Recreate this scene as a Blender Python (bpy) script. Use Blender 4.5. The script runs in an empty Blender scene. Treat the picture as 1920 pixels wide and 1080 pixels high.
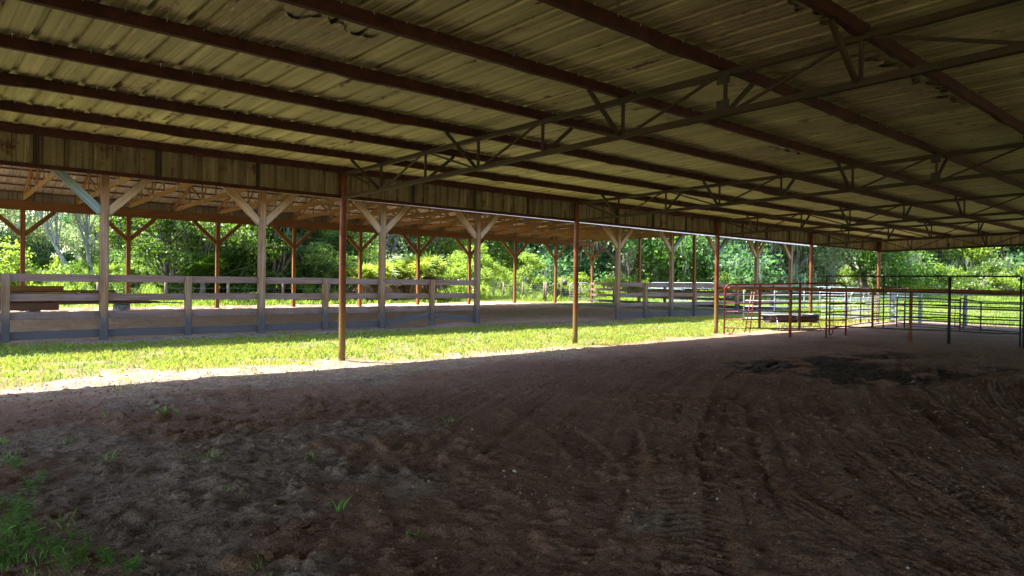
import bpy, math, random
import numpy as np
from mathutils import Vector, Matrix
S = bpy.context.scene
COL = S.collection
R = math.radians

# ------------------------------------------------------------------ camera
F_PX, YAW, PITCH, ROLL, CH = 1304.67, 48.085, -0.498, 0.763, 1.5
def camera():
    a = R(YAW); fw = Vector((math.cos(a), math.sin(a), 0)); rt = Vector((math.sin(a), -math.cos(a), 0)); up = Vector((0, 0, 1))
    q = R(PITCH); Fd = fw*math.cos(q)+up*math.sin(q); U = up*math.cos(q)-fw*math.sin(q)
    r = R(ROLL); Rv = rt*math.cos(r)+U*math.sin(r); Uv = -rt*math.sin(r)+U*math.cos(r)
    cd = bpy.data.cameras.new('camera'); cam = bpy.data.objects.new('camera', cd); COL.objects.link(cam)
    m = Matrix((Rv, Uv, -Fd)).transposed().to_4x4(); m.translation = Vector((0, 0, CH)); cam.matrix_world = m
    cd.sensor_width = 36; cd.lens = F_PX/1920*36; cd.clip_start = .05; cd.clip_end = 2000
    S.camera = cam
camera()

# ------------------------------------------------------------------ light
SUNV = Vector((-.30, .35, 1.0)).normalized()
w = bpy.data.worlds.new('World'); S.world = w; w.use_nodes = True
nt = w.node_tree; nt.nodes.clear()
sk = nt.nodes.new('ShaderNodeTexSky'); sk.sky_type = 'NISHITA'; sk.sun_disc = False
sk.sun_elevation = math.asin(SUNV.z); sk.sun_rotation = math.atan2(SUNV.x, SUNV.y)
sk.air_density = 1.2; sk.dust_density = 1.6; sk.ozone_density = 1.0
bg = nt.nodes.new('ShaderNodeBackground'); bg.inputs[1].default_value = .11
wo = nt.nodes.new('ShaderNodeOutputWorld')
nt.links.new(sk.outputs[0], bg.inputs[0]); nt.links.new(bg.outputs[0], wo.inputs[0])
sd = bpy.data.lights.new('sun', 'SUN'); sd.energy = 4.1; sd.angle = R(.5); sd.color = (1, .95, .86)
so = bpy.data.objects.new('sun', sd); COL.objects.link(so)
so.rotation_euler = SUNV.to_track_quat('Z', 'Y').to_euler(); so.location = (-20, 30, 60)
S.view_settings.view_transform = 'Standard'; S.view_settings.look = 'None'
S.view_settings.exposure = 2.9; S.view_settings.gamma = 1
S.render.engine = 'CYCLES'
S.cycles.max_bounces = 8; S.cycles.diffuse_bounces = 5; S.cycles.transparent_max_bounces = 8
S.cycles.sample_clamp_indirect = 6

rng = np.random.default_rng(7)
random.seed(7)

# ------------------------------------------------------------------ noise
def _h(ix, iy, s):
    n = (ix.astype(np.int64)*374761393 + iy.astype(np.int64)*668265263 + s*1274126177) & 0xffffffff
    n = ((n ^ (n >> 13))*1274126177) & 0xffffffff
    n = n ^ (n >> 16)
    return (n & 0xffff)/65535.0
def vn(x, y, s=0):
    ix = np.floor(x); iy = np.floor(y); fx = x-ix; fy = y-iy
    fx = fx*fx*(3-2*fx); fy = fy*fy*(3-2*fy)
    a = _h(ix, iy, s); b = _h(ix+1, iy, s); c = _h(ix, iy+1, s); d = _h(ix+1, iy+1, s)
    return (a*(1-fx)+b*fx)*(1-fy)+(c*(1-fx)+d*fx)*fy
def fbm(x, y, o=4, s=0, g=.5):
    t = 0; a = 1; n = 0
    for i in range(o):
        t = t + a*vn(x, y, s+i*17); n += a; a *= g; x = x*2.03+3.1; y = y*2.03+1.7
    return t/n
def ss(a, b, x):
    t = np.clip((x-a)/(b-a), 0, 1); return t*t*(3-2*t)

# ------------------------------------------------------------------ ground zones and height
TRACKS = [((9.6, 4.5), (7.4, 3.0), (5.6, 1.3)), ((8.6, 5.1), (6.3, 3.7), (4.4, 1.2)), ((7.4, 5.6), (5.2, 3.6), (3.1, 2.0)),
          ((5.6, 6.0), (4.2, 3.6), (2.5, 2.6)), ((4.4, 7.4), (3.6, 5.6), (3.0, 3.4)), ((10.5, 3.6), (8.3, 2.2), (6.3, .9)),
          ((12.0, 7.8), (9.0, 6.8), (6.0, 7.6)), ((13, 2.9), (10, 2.0), (7.6, .8))]
def bez(p, n=30):
    t = np.linspace(0, 1, n)[:, None]; a, b, c = [np.array(q) for q in p]; b = 2*b-.5*(a+c)
    return (1-t)**2*a+2*t*(1-t)*b+t*t*c
def tracks_h(x, y):
    out = np.zeros_like(x)
    m = (x > 1.5) & (x < 14) & (y > .5) & (y < 9)
    X, Y = x[m], y[m]; o = np.zeros_like(X)
    for k, p in enumerate(TRACKS):
        P = bez(p); best = np.full_like(X, 9.); al = np.zeros_like(X); sd_ = np.zeros_like(X); acc = 0
        for i in range(len(P)-1):
            d = P[i+1]-P[i]; L = np.hypot(*d); d = d/L
            rx, ry = X-P[i, 0], Y-P[i, 1]; t = np.clip(rx*d[0]+ry*d[1], 0, L); sx, sy = rx-t*d[0], ry-t*d[1]
            dd = np.hypot(sx, sy); c = dd < best; best = np.where(c, dd, best)
            al = np.where(c, acc+t, al); sd_ = np.where(c, rx*d[1]-ry*d[0], sd_); acc += L
        wd = .17+.02*(k % 3)
        ins = 1-ss(wd-.03, wd+.02, best)
        rim = np.exp(-((best-wd-.03)/.035)**2)
        tread = np.sin((al+np.abs(sd_)*.5*(1 if k % 2 else -1))*2*np.pi/.105)
        patchy = .45+.55*ss(.42, .6, vn(X*1.3, Y*1.3, 40+k))
        o += patchy*(ins*(-.007+.0065*tread)+rim*.012+(np.exp(-(best/.6)**2)*.007*np.sin(sd_*2*np.pi/.075+al*.6) if k in (0, 1, 5, 7) else 0))
    out[m] = o
    return out
def zones(x, y):
    n1 = fbm(x*.8, y*.8, 4, 1); n2 = fbm(x*2.7, y*2.7, 3, 9); n3 = fbm(x*.25, y*.25, 3, 5)
    e = (n1-.5)*2.2+(n2-.5)*1.0
    near = 10.6+.75*np.exp(-((x-3.2)/2.6)**2)+.25*ss(8, 20, x)
    band = ss(near-.1, near+1.3, y+e)*(1-ss(17.3, 18.2, y+e*.5))
    gap = ss(15.0, 17, x)*(1-ss(21.3, 23.5, x))*ss(15.6, 17, y+e)
    band = band*(1-.75*gap)
    # right of the third pole the strip carries on past the pens
    band = band*(1-ss(27, 30, x)*(1-ss(11, 13.5, y+e*.6)))
    xe = 38+(y-18.55)*.19
    out = np.maximum.reduce([ss(38.2, 39.6, y+e*.4), ss(0, 1.6, x-xe-1.2+e*.6)*ss(12, 14, y+e), ss(32.8, 34.2, x+e*.7), ss(8, 11, -x+e)*1.0, ss(11, 14, -y)])
    grass = np.clip(np.maximum(band, out), 0, 1)
    sand = ss(18.2, 19.2, y+e*.25)*(1-ss(36.9, 38.3, y+e*.3))*(1-ss(-.4, .9, x-xe+e*.3))
    pit = lambda cx, cy, rx, ry: np.exp(-(((x-cx)/rx)**2+((y-cy)/ry)**2)*1.0)
    mud = np.clip(pit(12.4, 6.5, 1.7, .8)+pit(12.6, 4.5, 1.6, .75)+.35*pit(12.6, 5.5, 1.2, .6)+.8*pit(15.5, 6.0, 2.2, .8)+.5*pit(16, 3.5, 3, 1)-.12, 0, 1)
    mud = mud*ss(.34, .62, fbm(x*1.9, y*1.9, 4, 205)+.06)*1.6
    mud = np.maximum(mud, .62*ss(35.2, 36, y+e*.5)*(1-ss(40, 42, y))*(1-ss(19, 26, x))*ss(.35, .55, n2+.12))  # dappled tree shade along the arena's back strip, painted in as dark ground
    dry = ss(8.2, 10.6, y+e*1.4)*(1-ss(18, 19, y))*(1-ss(8, 14, x)*.6) + .8*ss(.52, .72, n1)*(1-ss(2.5, 4.2, x-.25*y))
    dry = np.clip(dry, 0, 1)*(1-sand)
    return grass, sand, mud, dry
def height(x, y):
    x = np.asarray(x, float); y = np.asarray(y, float)
    d = np.hypot(x, y)
    h = .05*(fbm(x*.35, y*.35, 3, 3)-.5)
    near = (1-ss(14, 30, d))
    inb = (y < 12.4).astype(float)
    cl = fbm(x*5.5, y*5.5, 3, 21)
    lum = fbm(x*2.1, y*2.1, 3, 27)
    tex = .55+.9*ss(.4, .65, fbm(x*.6+5, y*.6, 2, 33))
    left = 1-ss(1.5, 4.5, x-.35*y)
    near = near*(1-.6*ss(8.5, 10.2, y)); h = h+near*inb*((cl-.5)*.04*tex*(.45+.7*left)+(lum-.5)*.04+ss(.60, .8, fbm(x*8, y*8, 2, 55))*.03*tex+(fbm(x*13, y*13, 2, 58)-.5)*.02*(1-ss(6, 10, d)))
    u = -.53*x+.85*y+.035*(x-6)**2*.5; v = .85*x+.53*y
    gr = ss(2.6, 4.5, x-.1*y)*(1-ss(7.2, 8.6, y))*(y > 0)*(1-ss(11, 14, x))
    h = h*(1-.45*gr)+gr*((vn(u*8, v*.35, 201)-.5)*.030+(vn(u*17, v*.6, 203)-.5)*.016+.03*ss(.0, .07, u-.15+.1*vn(v*1., v*0, 205))*(1-ss(.07, .6, u-.15)))
    h = h+tracks_h(x, y)
    g, s, m, dr = zones(x, y)
    h = h-m*.07+m*(fbm(x*4, y*4, 3, 77)-.45)*.16
    for n_ in range(-2, 5):
        h = h+.045*np.exp(-(((x-6.19-n_*6.239)**2+(y-11.53)**2)/.05))*fbm(x*9, y*9, 2, 91)
    rim = np.exp(-(((x-11.4)/1.6)**2+((y-5.8)/.4)**2))*.07*fbm(x*5, y*5, 2, 78)
    h = h+rim
    h = h+.10*np.exp(-((y-18.3)/.35)**2)*(fbm(x*1.2, y*1.2, 3, 61)-.1)*(1-ss(14.6, 15.6, x)*(1-ss(21.5, 22.5, x)))
    h = h+.16*np.exp(-((x-14.0)/.8)**2-((y-18.2)/.35)**2)*(fbm(x*4, y*4, 3, 62)+.2)
    h = h+s*(fbm(x*3, y*3, 3, 66)-.5)*.07
    h = h+.14*np.exp(-((y-37.4)/.5)**2)*fbm(x*1.5, y*1.5, 3, 68)*(x < 42)
    h = h+(1-s)*ss(30, 50, d)*(fbm(x*.12, y*.12, 3, 70)-.5)*.5
    h = h+np.maximum(0, y-46)*.05*(1-ss(10, 70, x))
    h = h+np.maximum(0, x-60)*.013
    return h
def hz(x, y): return float(height(np.array([x]), np.array([y]))[0])

# ------------------------------------------------------------------ mesh helpers
class MB:
    def __init__(s): s.V = []; s.F = []; s.L = []; s.n = 0; s.sm = []
    def add(s, v, f, lc=None, smooth=False):
        v = np.asarray(v, float)
        if lc is None: lc = v
        s.V.append(v); s.L.append(np.asarray(lc, float))
        s.F += [tuple(i+s.n for i in q) for q in f]; s.sm += [smooth]*len(f); s.n += len(v)
        return s
    def beam(s, a, b, w, h, up=(0, 0, 1)):
        a = Vector(a); b = Vector(b); d = b-a; L = d.length; d.normalize(); up = Vector(up)
        if abs(d.dot(up)) > .98: up = Vector((0, 1, 0)) if abs(d.y) < .9 else Vector((1, 0, 0))
        sx = d.cross(up).normalized(); u = sx.cross(d).normalized()
        ro = (random.random()*40, random.random()*10, random.random()*10)
        v = []; lc = []; c = min(w, h)*.06
        for t in (0, 1):
            p = a if t == 0 else b
            for (i, j) in ((-1, -1), (1, -1), (1, 1), (-1, 1)):
                for (ci, cj) in (((c, 0), (0, c)) if i*j > 0 else ((0, c), (c, 0))):
                    X = i*(w/2-ci); Y = j*(h/2-cj)
                    v.append(p+sx*X+u*Y); lc.append((t*L+ro[0], X+ro[1], Y+ro[2]))
        f = [tuple(range(7, -1, -1)), tuple(range(8, 16))]
        for k in range(8): f.append((k, (k+1) % 8, 8+(k+1) % 8, 8+k))
        return s.add([tuple(q) for q in v], f, lc)
    def box(s, lo, hi):
        lo = np.array(lo, float); hi = np.array(hi, float)
        d = hi-lo; ax = int(np.argmax(d)); a = (lo+hi)/2; b = a.copy(); a[ax] = lo[ax]; b[ax] = hi[ax]
        o = [i for i in range(3) if i != ax]
        if ax == 2: return s.beam(a, b, d[0], d[1], (0, 1, 0))
        return s.beam(a, b, d[1-ax], d[2], (0, 0, 1))
    def tube(s, pts, r, seg=8, cap=True, jit=0):
        P = [Vector(p) for p in pts]; n = len(P)
        rr = [r]*n if np.isscalar(r) else list(r)
        v = []; f = []; prev = None; lc = []; acc = 0
        for i, p in enumerate(P):
            d = (P[min(i+1, n-1)]-P[max(i-1, 0)]).normalized()
            if prev is None:
                prev = d.orthogonal().normalized()
            prev = (prev-d*prev.dot(d)).normalized(); q = d.cross(prev)
            if i: acc += (p-P[i-1]).length
            for k in range(seg):
                a = 2*math.pi*k/seg; rad = rr[i]*(1+(random.uniform(-jit, jit) if jit else 0))
                v.append(tuple(p+(prev*math.cos(a)+q*math.sin(a))*rad)); lc.append((acc, math.cos(a)*.1, math.sin(a)*.1))
        for i in range(n-1):
            for k in range(seg): f.append((i*seg+k, i*seg+(k+1) % seg, (i+1)*seg+(k+1) % seg, (i+1)*seg+k))
        s.add(v, f, lc, True)
        if cap:
            b = s.n-len(v)
            s.F += [tuple(b+k for k in range(seg-1, -1, -1)), tuple(b+(n-1)*seg+k for k in range(seg))]; s.sm += [False]*2
        return s
    def mesh(s, name, off=(0, 0, 0)):
        V = np.concatenate(s.V)-np.array(off); m = bpy.data.meshes.new(name)
        m.from_pydata(V.tolist(), [], s.F); m.polygons.foreach_set('use_smooth', s.sm)
        at = m.attributes.new('lc', 'FLOAT_VECTOR', 'POINT'); at.data.foreach_set('vector', np.concatenate(s.L).ravel())
        m.update(); return m

def tag(o, label=None, cat=None, group=None, kind=None):
    if label: o['label'] = label
    if cat: o['category'] = cat
    if group: o['group'] = group
    if kind: o['kind'] = kind
    return o
def empty(name, loc, label, cat, group=None):
    o = bpy.data.objects.new(name, None); o.location = loc; o.empty_display_size = .2; COL.objects.link(o)
    return tag(o, label, cat, group)
def rootloc(p):
    while p.parent: p = p.parent
    return tuple(p.location)
def part(name, mb, mat, parent):
    me = mb if isinstance(mb, bpy.types.Mesh) else mb.mesh(name, rootloc(parent))
    me.name = name
    o = bpy.data.objects.new(name, me); COL.objects.link(o)
    if mat and not me.materials: me.materials.append(mat)
    o.parent = parent; return o
def solo(name, mb, mat, loc=(0, 0, 0)):
    me = mb if isinstance(mb, bpy.types.Mesh) else mb.mesh(name, loc)
    o = bpy.data.objects.new(name, me); COL.objects.link(o); o.location = loc
    if mat and not me.materials: me.materials.append(mat)
    return o
def copy_tree(o, parent=None):
    c = o.copy(); COL.objects.link(c); c.parent = parent
    for ch in list(o.children): copy_tree(ch, c)
    return c
def npmesh(name, V, Fq, k, attrs=None, smooth=False):
    m = bpy.data.meshes.new(name); V = np.ascontiguousarray(V, np.float32); Fq = np.ascontiguousarray(Fq, np.int32)
    m.vertices.add(len(V)); m.vertices.foreach_set('co', V.ravel())
    nf = len(Fq); m.loops.add(nf*k); m.loops.foreach_set('vertex_index', Fq.ravel())
    m.polygons.add(nf); m.polygons.foreach_set('loop_start', np.arange(nf, dtype=np.int32)*k)
    try: m.polygons.foreach_set('loop_total', np.full(nf, k, np.int32))
    except Exception: pass
    for n, a in (attrs or {}).items():
        at = m.attributes.new(n, 'FLOAT', 'POINT'); at.data.foreach_set('value', np.ascontiguousarray(a, np.float32))
    m.update(calc_edges=True); m.validate()
    if smooth: m.polygons.foreach_set('use_smooth', np.ones(nf, bool))
    return m

# ------------------------------------------------------------------ materials
class NT:
    def __init__(s, name):
        s.m = bpy.data.materials.new(name); s.m.use_nodes = True; s.t = s.m.node_tree; s.t.nodes.clear()
        s.out = s.n('ShaderNodeOutputMaterial')
    def n(s, t, **k):
        x = s.t.nodes.new(t)
        for a, b in k.items(): setattr(x, a, b)
        return x
    def set(s, inp, v):
        if isinstance(v, bpy.types.NodeSocket): s.t.links.new(v, inp)
        elif isinstance(v, (tuple, list)) and len(v) == 3 and inp.type == 'RGBA': inp.default_value = (*v, 1)
        else: inp.default_value = v
    def attr(s, n, vec=False):
        x = s.n('ShaderNodeAttribute', attribute_name=n); return x.outputs['Vector'] if vec else x.outputs['Fac']
    def pos(s): return s.n('ShaderNodeNewGeometry').outputs['Position']
    def mapv(s, v, sc=(1, 1, 1)):
        x = s.n('ShaderNodeMapping'); s.set(x.inputs[0], v); x.inputs['Scale'].default_value = sc; return x.outputs[0]
    def noise(s, v, sc, det=4, rough=.55, dist=0):
        x = s.n('ShaderNodeTexNoise'); s.set(x.inputs['Vector'], v); x.inputs['Scale'].default_value = sc
        x.inputs['Detail'].default_value = det; x.inputs['Roughness'].default_value = rough; x.inputs['Distortion'].default_value = dist
        return x.outputs[0]
    def vor(s, v, sc, feat='F1'):
        x = s.n('ShaderNodeTexVoronoi', feature=feat); s.set(x.inputs['Vector'], v); x.inputs['Scale'].default_value = sc; return x.outputs[0]
    def mr(s, v, a, b, c=0., d=1.):
        x = s.n('ShaderNodeMapRange', interpolation_type='SMOOTHSTEP'); s.set(x.inputs[0], v)
        for i, q in enumerate((a, b, c, d)): x.inputs[i+1].default_value = q
        return x.outputs[0]
    def mix(s, f, a, b, bt='MIX'):
        x = s.n('ShaderNodeMix', data_type='RGBA', blend_type=bt); s.set(x.inputs[0], f); s.set(x.inputs[6], a); s.set(x.inputs[7], b); return x.outputs[2]
    def math(s, op, a, b=0.):
        x = s.n('ShaderNodeMath', operation=op); s.set(x.inputs[0], a); s.set(x.inputs[1], b); return x.outputs[0]
    def sep(s, v):
        x = s.n('ShaderNodeSeparateXYZ'); s.set(x.inputs[0], v); return x.outputs
    def bump(s, h, st=.5, d=.01):
        x = s.n('ShaderNodeBump'); s.set(x.inputs['Height'], h); x.inputs['Strength'].default_value = st; x.inputs['Distance'].default_value = d; return x.outputs[0]
    def bsdf(s, col, rough=.8, met=0., nrm=None, spec=.4, link=True):
        x = s.n('ShaderNodeBsdfPrincipled'); s.set(x.inputs['Base Color'], col); s.set(x.inputs['Roughness'], rough); s.set(x.inputs['Metallic'], met)
        x.inputs['Specular IOR Level'].default_value = spec
        if nrm is not None: s.set(x.inputs['Normal'], nrm)
        if link: s.t.links.new(x.outputs[0], s.out.inputs[0])
        return x.outputs[0]

def wood(name, c1, c2, grey=(.2, .2, .22), weather=.3, stain=None, knots=True):
    t = NT(name); lc = t.attr('lc', True)
    g = t.noise(t.mapv(lc, (1.2, 38, 38)), 1, 5, .6, .6)
    g2 = t.noise(t.mapv(lc, (.35, 9, 9)), 1, 3, .5, 1.2)
    col = t.mix(t.mr(g, .35, .65), c1, c2)
    col = t.mix(t.mr(g2, .4, .7, 0, .5), col, tuple(x*.55 for x in c1))
    big = t.noise(t.pos(), 1.3, 3)
    col = t.mix(t.mr(big, .4, .7, 0, weather), col, grey)
    if knots:
        k = t.vor(t.mapv(lc, (2.3, 9, 9)), 1); col = t.mix(t.mr(k, .05, .14, .85, 0), col, (.035, .018, .01))
    if stain is not None:
        z = t.sep(t.pos())[2]; zz = t.math('ADD', z, t.math('MULTIPLY', t.noise(t.mapv(t.pos(), (3, 3, 1)), 2.5, 3), .35))
        col = t.mix(t.mr(zz, stain[0], stain[1], .87, 0), col, (.058, .062, .072))
    t.bsdf(col, .85, 0, t.bump(g, .35, .004), .25)
    return t.m
def rusty(name, c1, c2, c3, rough=.8, lich=None, scale=6):
    t = NT(name); p = t.pos()
    a = t.noise(p, scale, 5, .65); b = t.noise(p, scale*6, 4, .6)
    col = t.mix(t.mr(a, .35, .62), c1, c2); col = t.mix(t.mr(b, .52, .72, 0, .8), col, c3)
    if lich is not None:
        z = t.sep(p)[2]; zz = t.math('ADD', z, t.math('MULTIPLY', t.math('SUBTRACT', a, .5), 2.4))
        col = t.mix(t.mr(zz, lich[0], lich[1], .85, 0), col, lich[2])
    t.bsdf(col, rough, 0, t.bump(b, .5, .004), .3)
    return t.m
def paint(name, c, rust=.25, rough=.5, met=0., rc=(.10, .035, .015)):
    t = NT(name); p = t.pos(); a = t.noise(p, 9, 5, .65); d = t.noise(p, 2.1, 3)
    col = t.mix(t.mr(d, .3, .7), tuple(x*.75 for x in c), c)
    col = t.mix(t.mr(a, .62-rust*.2, .72-rust*.2), col, rc)
    t.bsdf(col, rough, met, t.bump(a, .2, .002), .4)
    return t.m
def sheetmat(name, c, c2, streak=(1, 1, 1), rust=.62, holes=False, rough=.55, ps=.6):
    t = NT(name); p = t.pos()
    big = t.noise(p, .8, 4, .6); st = t.noise(t.mapv(p, streak), 1, 4, .6, .3); fine = t.noise(p, 30, 3)
    v = t.noise(t.mapv(p, (1.09, .12, .12)), 1, 1)
    col = t.mix(t.mr(st, .3, .7), c, c2)
    col = t.mix(t.mr(big, .35, .7, 0, .4), col, tuple(x*.62 for x in c))
    col = t.mix(t.mr(v, .35, .65, 0, .3), col, tuple(x*.6 for x in c2))
    col = t.mix(t.mr(fine, .55, .75, 0, .25), col, (.5, .48, .36))
    r1 = t.noise(p, 2.6, 5, .72)
    rs = t.noise(t.mapv(p, tuple(q*1.7 for q in streak)), 1.3, 5, .7)
    pst = t.noise(t.mapv(p, tuple(q*2.6 for q in streak)), 1, 4, .6); col = t.mix(t.mr(pst, .60, .68, 0, ps), col, tuple(min(.7, x*1.7) for x in c2)); col = t.mix(t.mr(pst, .36, .43, ps, 0), col, tuple(x*.42 for x in c))
    rr = t.math('ADD', t.math('MULTIPLY', r1, .6), t.math('MULTIPLY', rs, .4))
    col = t.mix(t.mr(rr, rust-.03, rust+.03, 0, .8), col, (.10, .035, .012))
    col = t.mix(t.mr(rr, rust+.02, rust+.06), col, (.075, .022, .010))
    b = t.bsdf(col, rough, .15, t.bump(st, .25, .006), .35, link=not holes)
    if holes:
        hv = t.vor(t.mapv(p, (1, 1, 0)), .42); hm = t.math('LESS_THAN', hv, .0026)
        tr = t.n('ShaderNodeBsdfTransparent'); mx = t.n('ShaderNodeMixShader')
        t.set(mx.inputs[0], hm); t.t.links.new(b, mx.inputs[1]); t.t.links.new(tr.outputs[0], mx.inputs[2]); t.t.links.new(mx.outputs[0], t.out.inputs[0])
    return t.m
def leafmat(name, dark, light, trans, hi=None, tf=.5):
    t = NT(name); v = t.attr('v'); n = t.noise(t.pos(), .45, 3)
    f = t.math('ADD', t.math('MULTIPLY', v, .6), t.math('MULTIPLY', n, .4))
    col = t.mix(t.mr(f, .2, .75), dark, light)
    tc = t.mix(t.mr(f, .2, .75), tuple(x*.6 for x in trans), trans)
    if hi: col = t.mix(t.mr(v, .86, .95), col, hi)
    b = t.bsdf(col, .45, 0, None, .45, link=False)
    tl = t.n('ShaderNodeBsdfTranslucent'); t.set(tl.inputs[0], tc)
    mx = t.n('ShaderNodeMixShader'); mx.inputs[0].default_value = tf
    t.t.links.new(b, mx.inputs[1]); t.t.links.new(tl.outputs[0], mx.inputs[2]); t.t.links.new(mx.outputs[0], t.out.inputs[0])
    return t.m

def groundmat():
    t = NT('ground_soil_and_turf'); p = t.pos()
    zg, zs, zm, zd = [t.attr(a) for a in ('zg', 'zs', 'zm', 'zd')]
    n0 = t.noise(p, .55, 5, .6); n1 = t.noise(p, 3.2, 6, .65); n2 = t.noise(p, 17, 6, .7); n3 = t.noise(p, 75, 3, .6)
    soil = t.mix(t.mr(n0, .35, .68), (.225, .128, .085), (.31, .19, .135))
    soil = t.mix(t.mr(n1, .45, .7, 0, .7), soil, (.17, .09, .058))
    soil = t.mix(t.mr(n2, .50, .62, 0, .55), soil, (.30, .19, .14)); soil = t.mix(t.mr(n2, .36, .47, .6, 0), soil, (.05, .027, .018)); soil = t.mix(t.mr(n3, .40, .50, .6, 0), soil, (.05, .03, .022)); soil = t.mix(t.mr(n3, .58, .68, 0, .6), soil, (.36, .25, .19))  # damp and dry crumbs, with crevice shade put into the dark tones
    dryc = t.mix(t.mr(n1, .35, .65), (.21, .15, .12), (.32, .24, .195))
    dryc = t.mix(t.mr(n2, .48, .6, 0, .8), dryc, (.08, .05, .036)); dryc = t.mix(t.mr(n3, .55, .66, 0, .5), dryc, (.42, .34, .25))
    sandc = t.mix(t.mr(n1, .35, .68), (.36, .225, .145), (.50, .34, .225))
    sandc = t.mix(t.mr(n2, .52, .70, 0, .6), sandc, (.16, .09, .06))
    mud_shade_c = t.mix(t.mr(n2, .4, .65), (.016, .012, .010), (.075, .055, .042))
    grc = t.mix(t.mr(n1, .35, .65), (.085, .085, .03), (.17, .14, .065))
    grc = t.mix(t.mr(n2, .5, .7, 0, .7), grc, (.20, .16, .10))
    col = t.mix(t.mr(t.math('ADD', zd, t.math('MULTIPLY', t.math('SUBTRACT', n1, .5), .9)), .3, .75), soil, dryc)
    col = t.mix(zs, col, sandc)
    col = t.mix(t.mr(t.math('ADD', zm, t.math('MULTIPLY', t.math('SUBTRACT', t.math('ADD', t.math('MULTIPLY', n1, .5), t.math('MULTIPLY', n2, .5)), .5), 1.6)), .12, .8, 0, .93), col, mud_shade_c)
    col = t.mix(t.mr(t.math('ADD', zg, t.math('MULTIPLY', t.math('SUBTRACT', n1, .5), .8)), .3, .7), col, grc)
    sp = t.vor(p, 26); col = t.mix(t.mr(sp, .05, .10, .7, 0), col, (.34, .28, .22))
    hh = t.math('ADD', t.math('MULTIPLY', n2, 1.), t.math('MULTIPLY', n3, .35))
    rg = t.mix(t.mr(zm, .5, 1), (.95, .95, .95), (.5, .5, .5))
    t.bsdf(col, rg, 0, t.bump(hh, 1., .06), .15)
    return t.m
M = {}
M['ground'] = groundmat()
M['purlin'] = rusty('rusted_purlin_steel', (.034, .010, .006), (.066, .020, .010), (.020, .009, .006), .75)
M['truss'] = rusty('truss_steel', (.038, .030, .015), (.055, .042, .020), (.05, .02, .009), .65, scale=1.5)
M['plate'] = paint('gusset_steel', (.045, .036, .02), .1)
M['pole'] = rusty('rusted_pipe', (.12, .032, .016), (.19, .065, .025), (.05, .018, .012), .55, (.3, 1.5, (.17, .12, .035)), 3)
M['roof'] = sheetmat('roof_sheet_underside', (.30, .29, .115), (.60, .58, .27), (6.5, .3, .3), .59, True, ps=0.)
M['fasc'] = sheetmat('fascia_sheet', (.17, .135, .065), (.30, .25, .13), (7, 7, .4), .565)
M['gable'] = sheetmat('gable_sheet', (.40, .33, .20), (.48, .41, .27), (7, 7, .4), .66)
M['torn'] = sheetmat('torn_sheet', (.30, .26, .13), (.40, .35, .18), (9, 1.5, 1), .60)
M['awood'] = wood('weathered_post_wood', (.17, .09, .045), (.32, .195, .11), (.28, .24, .20), .35, (.55, 1.0))
M['board'] = wood('fence_board_wood', (.17, .10, .08), (.26, .165, .13), (.21, .165, .17), .5, (.5, .85))
M['brace'] = wood('pale_brace_wood', (.28, .18, .11), (.40, .28, .19), (.36, .31, .29), .5)
M['blue'] = wood('blue_stained_brace_wood', (.13, .20, .23), (.24, .31, .33), (.34, .30, .28), .4)
M['pine'] = wood('orange_pine', (.17, .08, .03), (.27, .135, .05), (.22, .12, .06), .3)
M['pine2'] = wood('yellow_pine', (.26, .15, .045), (.36, .22, .07), (.24, .15, .07), .3)
M['lumber'] = wood('old_lumber', (.13, .065, .04), (.22, .11, .07), (.12, .10, .09), .5)
M['aroof'] = sheetmat('shelter_roof_underside', (.30, .29, .23), (.42, .41, .34), (6, .3, .3), .8)
M['red'] = paint('red_siding', (.36, .035, .05), .0, .4)
M['white'] = paint('white_trim', (.72, .60, .64), .0, .4)
M['maroon'] = paint('maroon_gate_paint', (.20, .025, .03), .35, .4)
M['green'] = paint('dark_green_pipe', (.022, .034, .03), .35, .45)
M['galv'] = paint('galvanised_tube', (.50, .53, .56), .05, .38, .4)
M['bluegalv'] = paint('blue_grey_tube', (.22, .30, .34), .1, .4, .2)
M['rust'] = rusty('rusted_rail', (.13, .045, .018), (.22, .08, .025), (.30, .17, .05), .75, None, 7)
M['wirem'] = paint('fence_wire', (.25, .25, .24), .3, .5, .6)
M['poly'] = paint('black_trough_poly', (.045, .038, .033), .3, .5)
M['polyl'] = paint('faded_trough_rim', (.22, .23, .24), .0, .5)
M['oldpost'] = wood('old_cedar_post', (.12, .085, .055), (.2, .15, .1), (.22, .2, .18), .6)
M['block'] = paint('concrete_block', (.30, .33, .36), .0, .9)
M['bark'] = rusty('oak_bark', (.10, .085, .065), (.19, .17, .14), (.05, .04, .03), .95, None, 3)
M['palebark'] = rusty('pale_bark', (.13, .13, .11), (.26, .25, .22), (.14, .16, .10), .95, None, 3)
M['leafA'] = leafmat('oak_leaves', (.035, .08, .018), (.10, .18, .035), (.20, .42, .05))
M['leafB'] = leafmat('bright_leaves', (.06, .12, .015), (.18, .24, .035), (.38, .55, .05), (.35, .36, .08), .55)
M['leafC'] = leafmat('blue_green_leaves', (.02, .06, .03), (.06, .13, .05), (.12, .29, .07))
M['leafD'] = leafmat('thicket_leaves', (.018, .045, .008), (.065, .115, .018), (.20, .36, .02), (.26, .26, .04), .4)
M['leafE'] = leafmat('hazy_leaves', (.10, .15, .06), (.26, .32, .15), (.36, .48, .18))  # distance haze put into the leaf colour as a paler green
M['moss'] = leafmat('hanging_moss', (.20, .23, .18), (.34, .37, .29), (.25, .28, .18), None, .35)
M['grass'] = leafmat('short_grass', (.12, .16, .02), (.40, .39, .08), (.46, .50, .08), (.60, .54, .32), .45)
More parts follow.
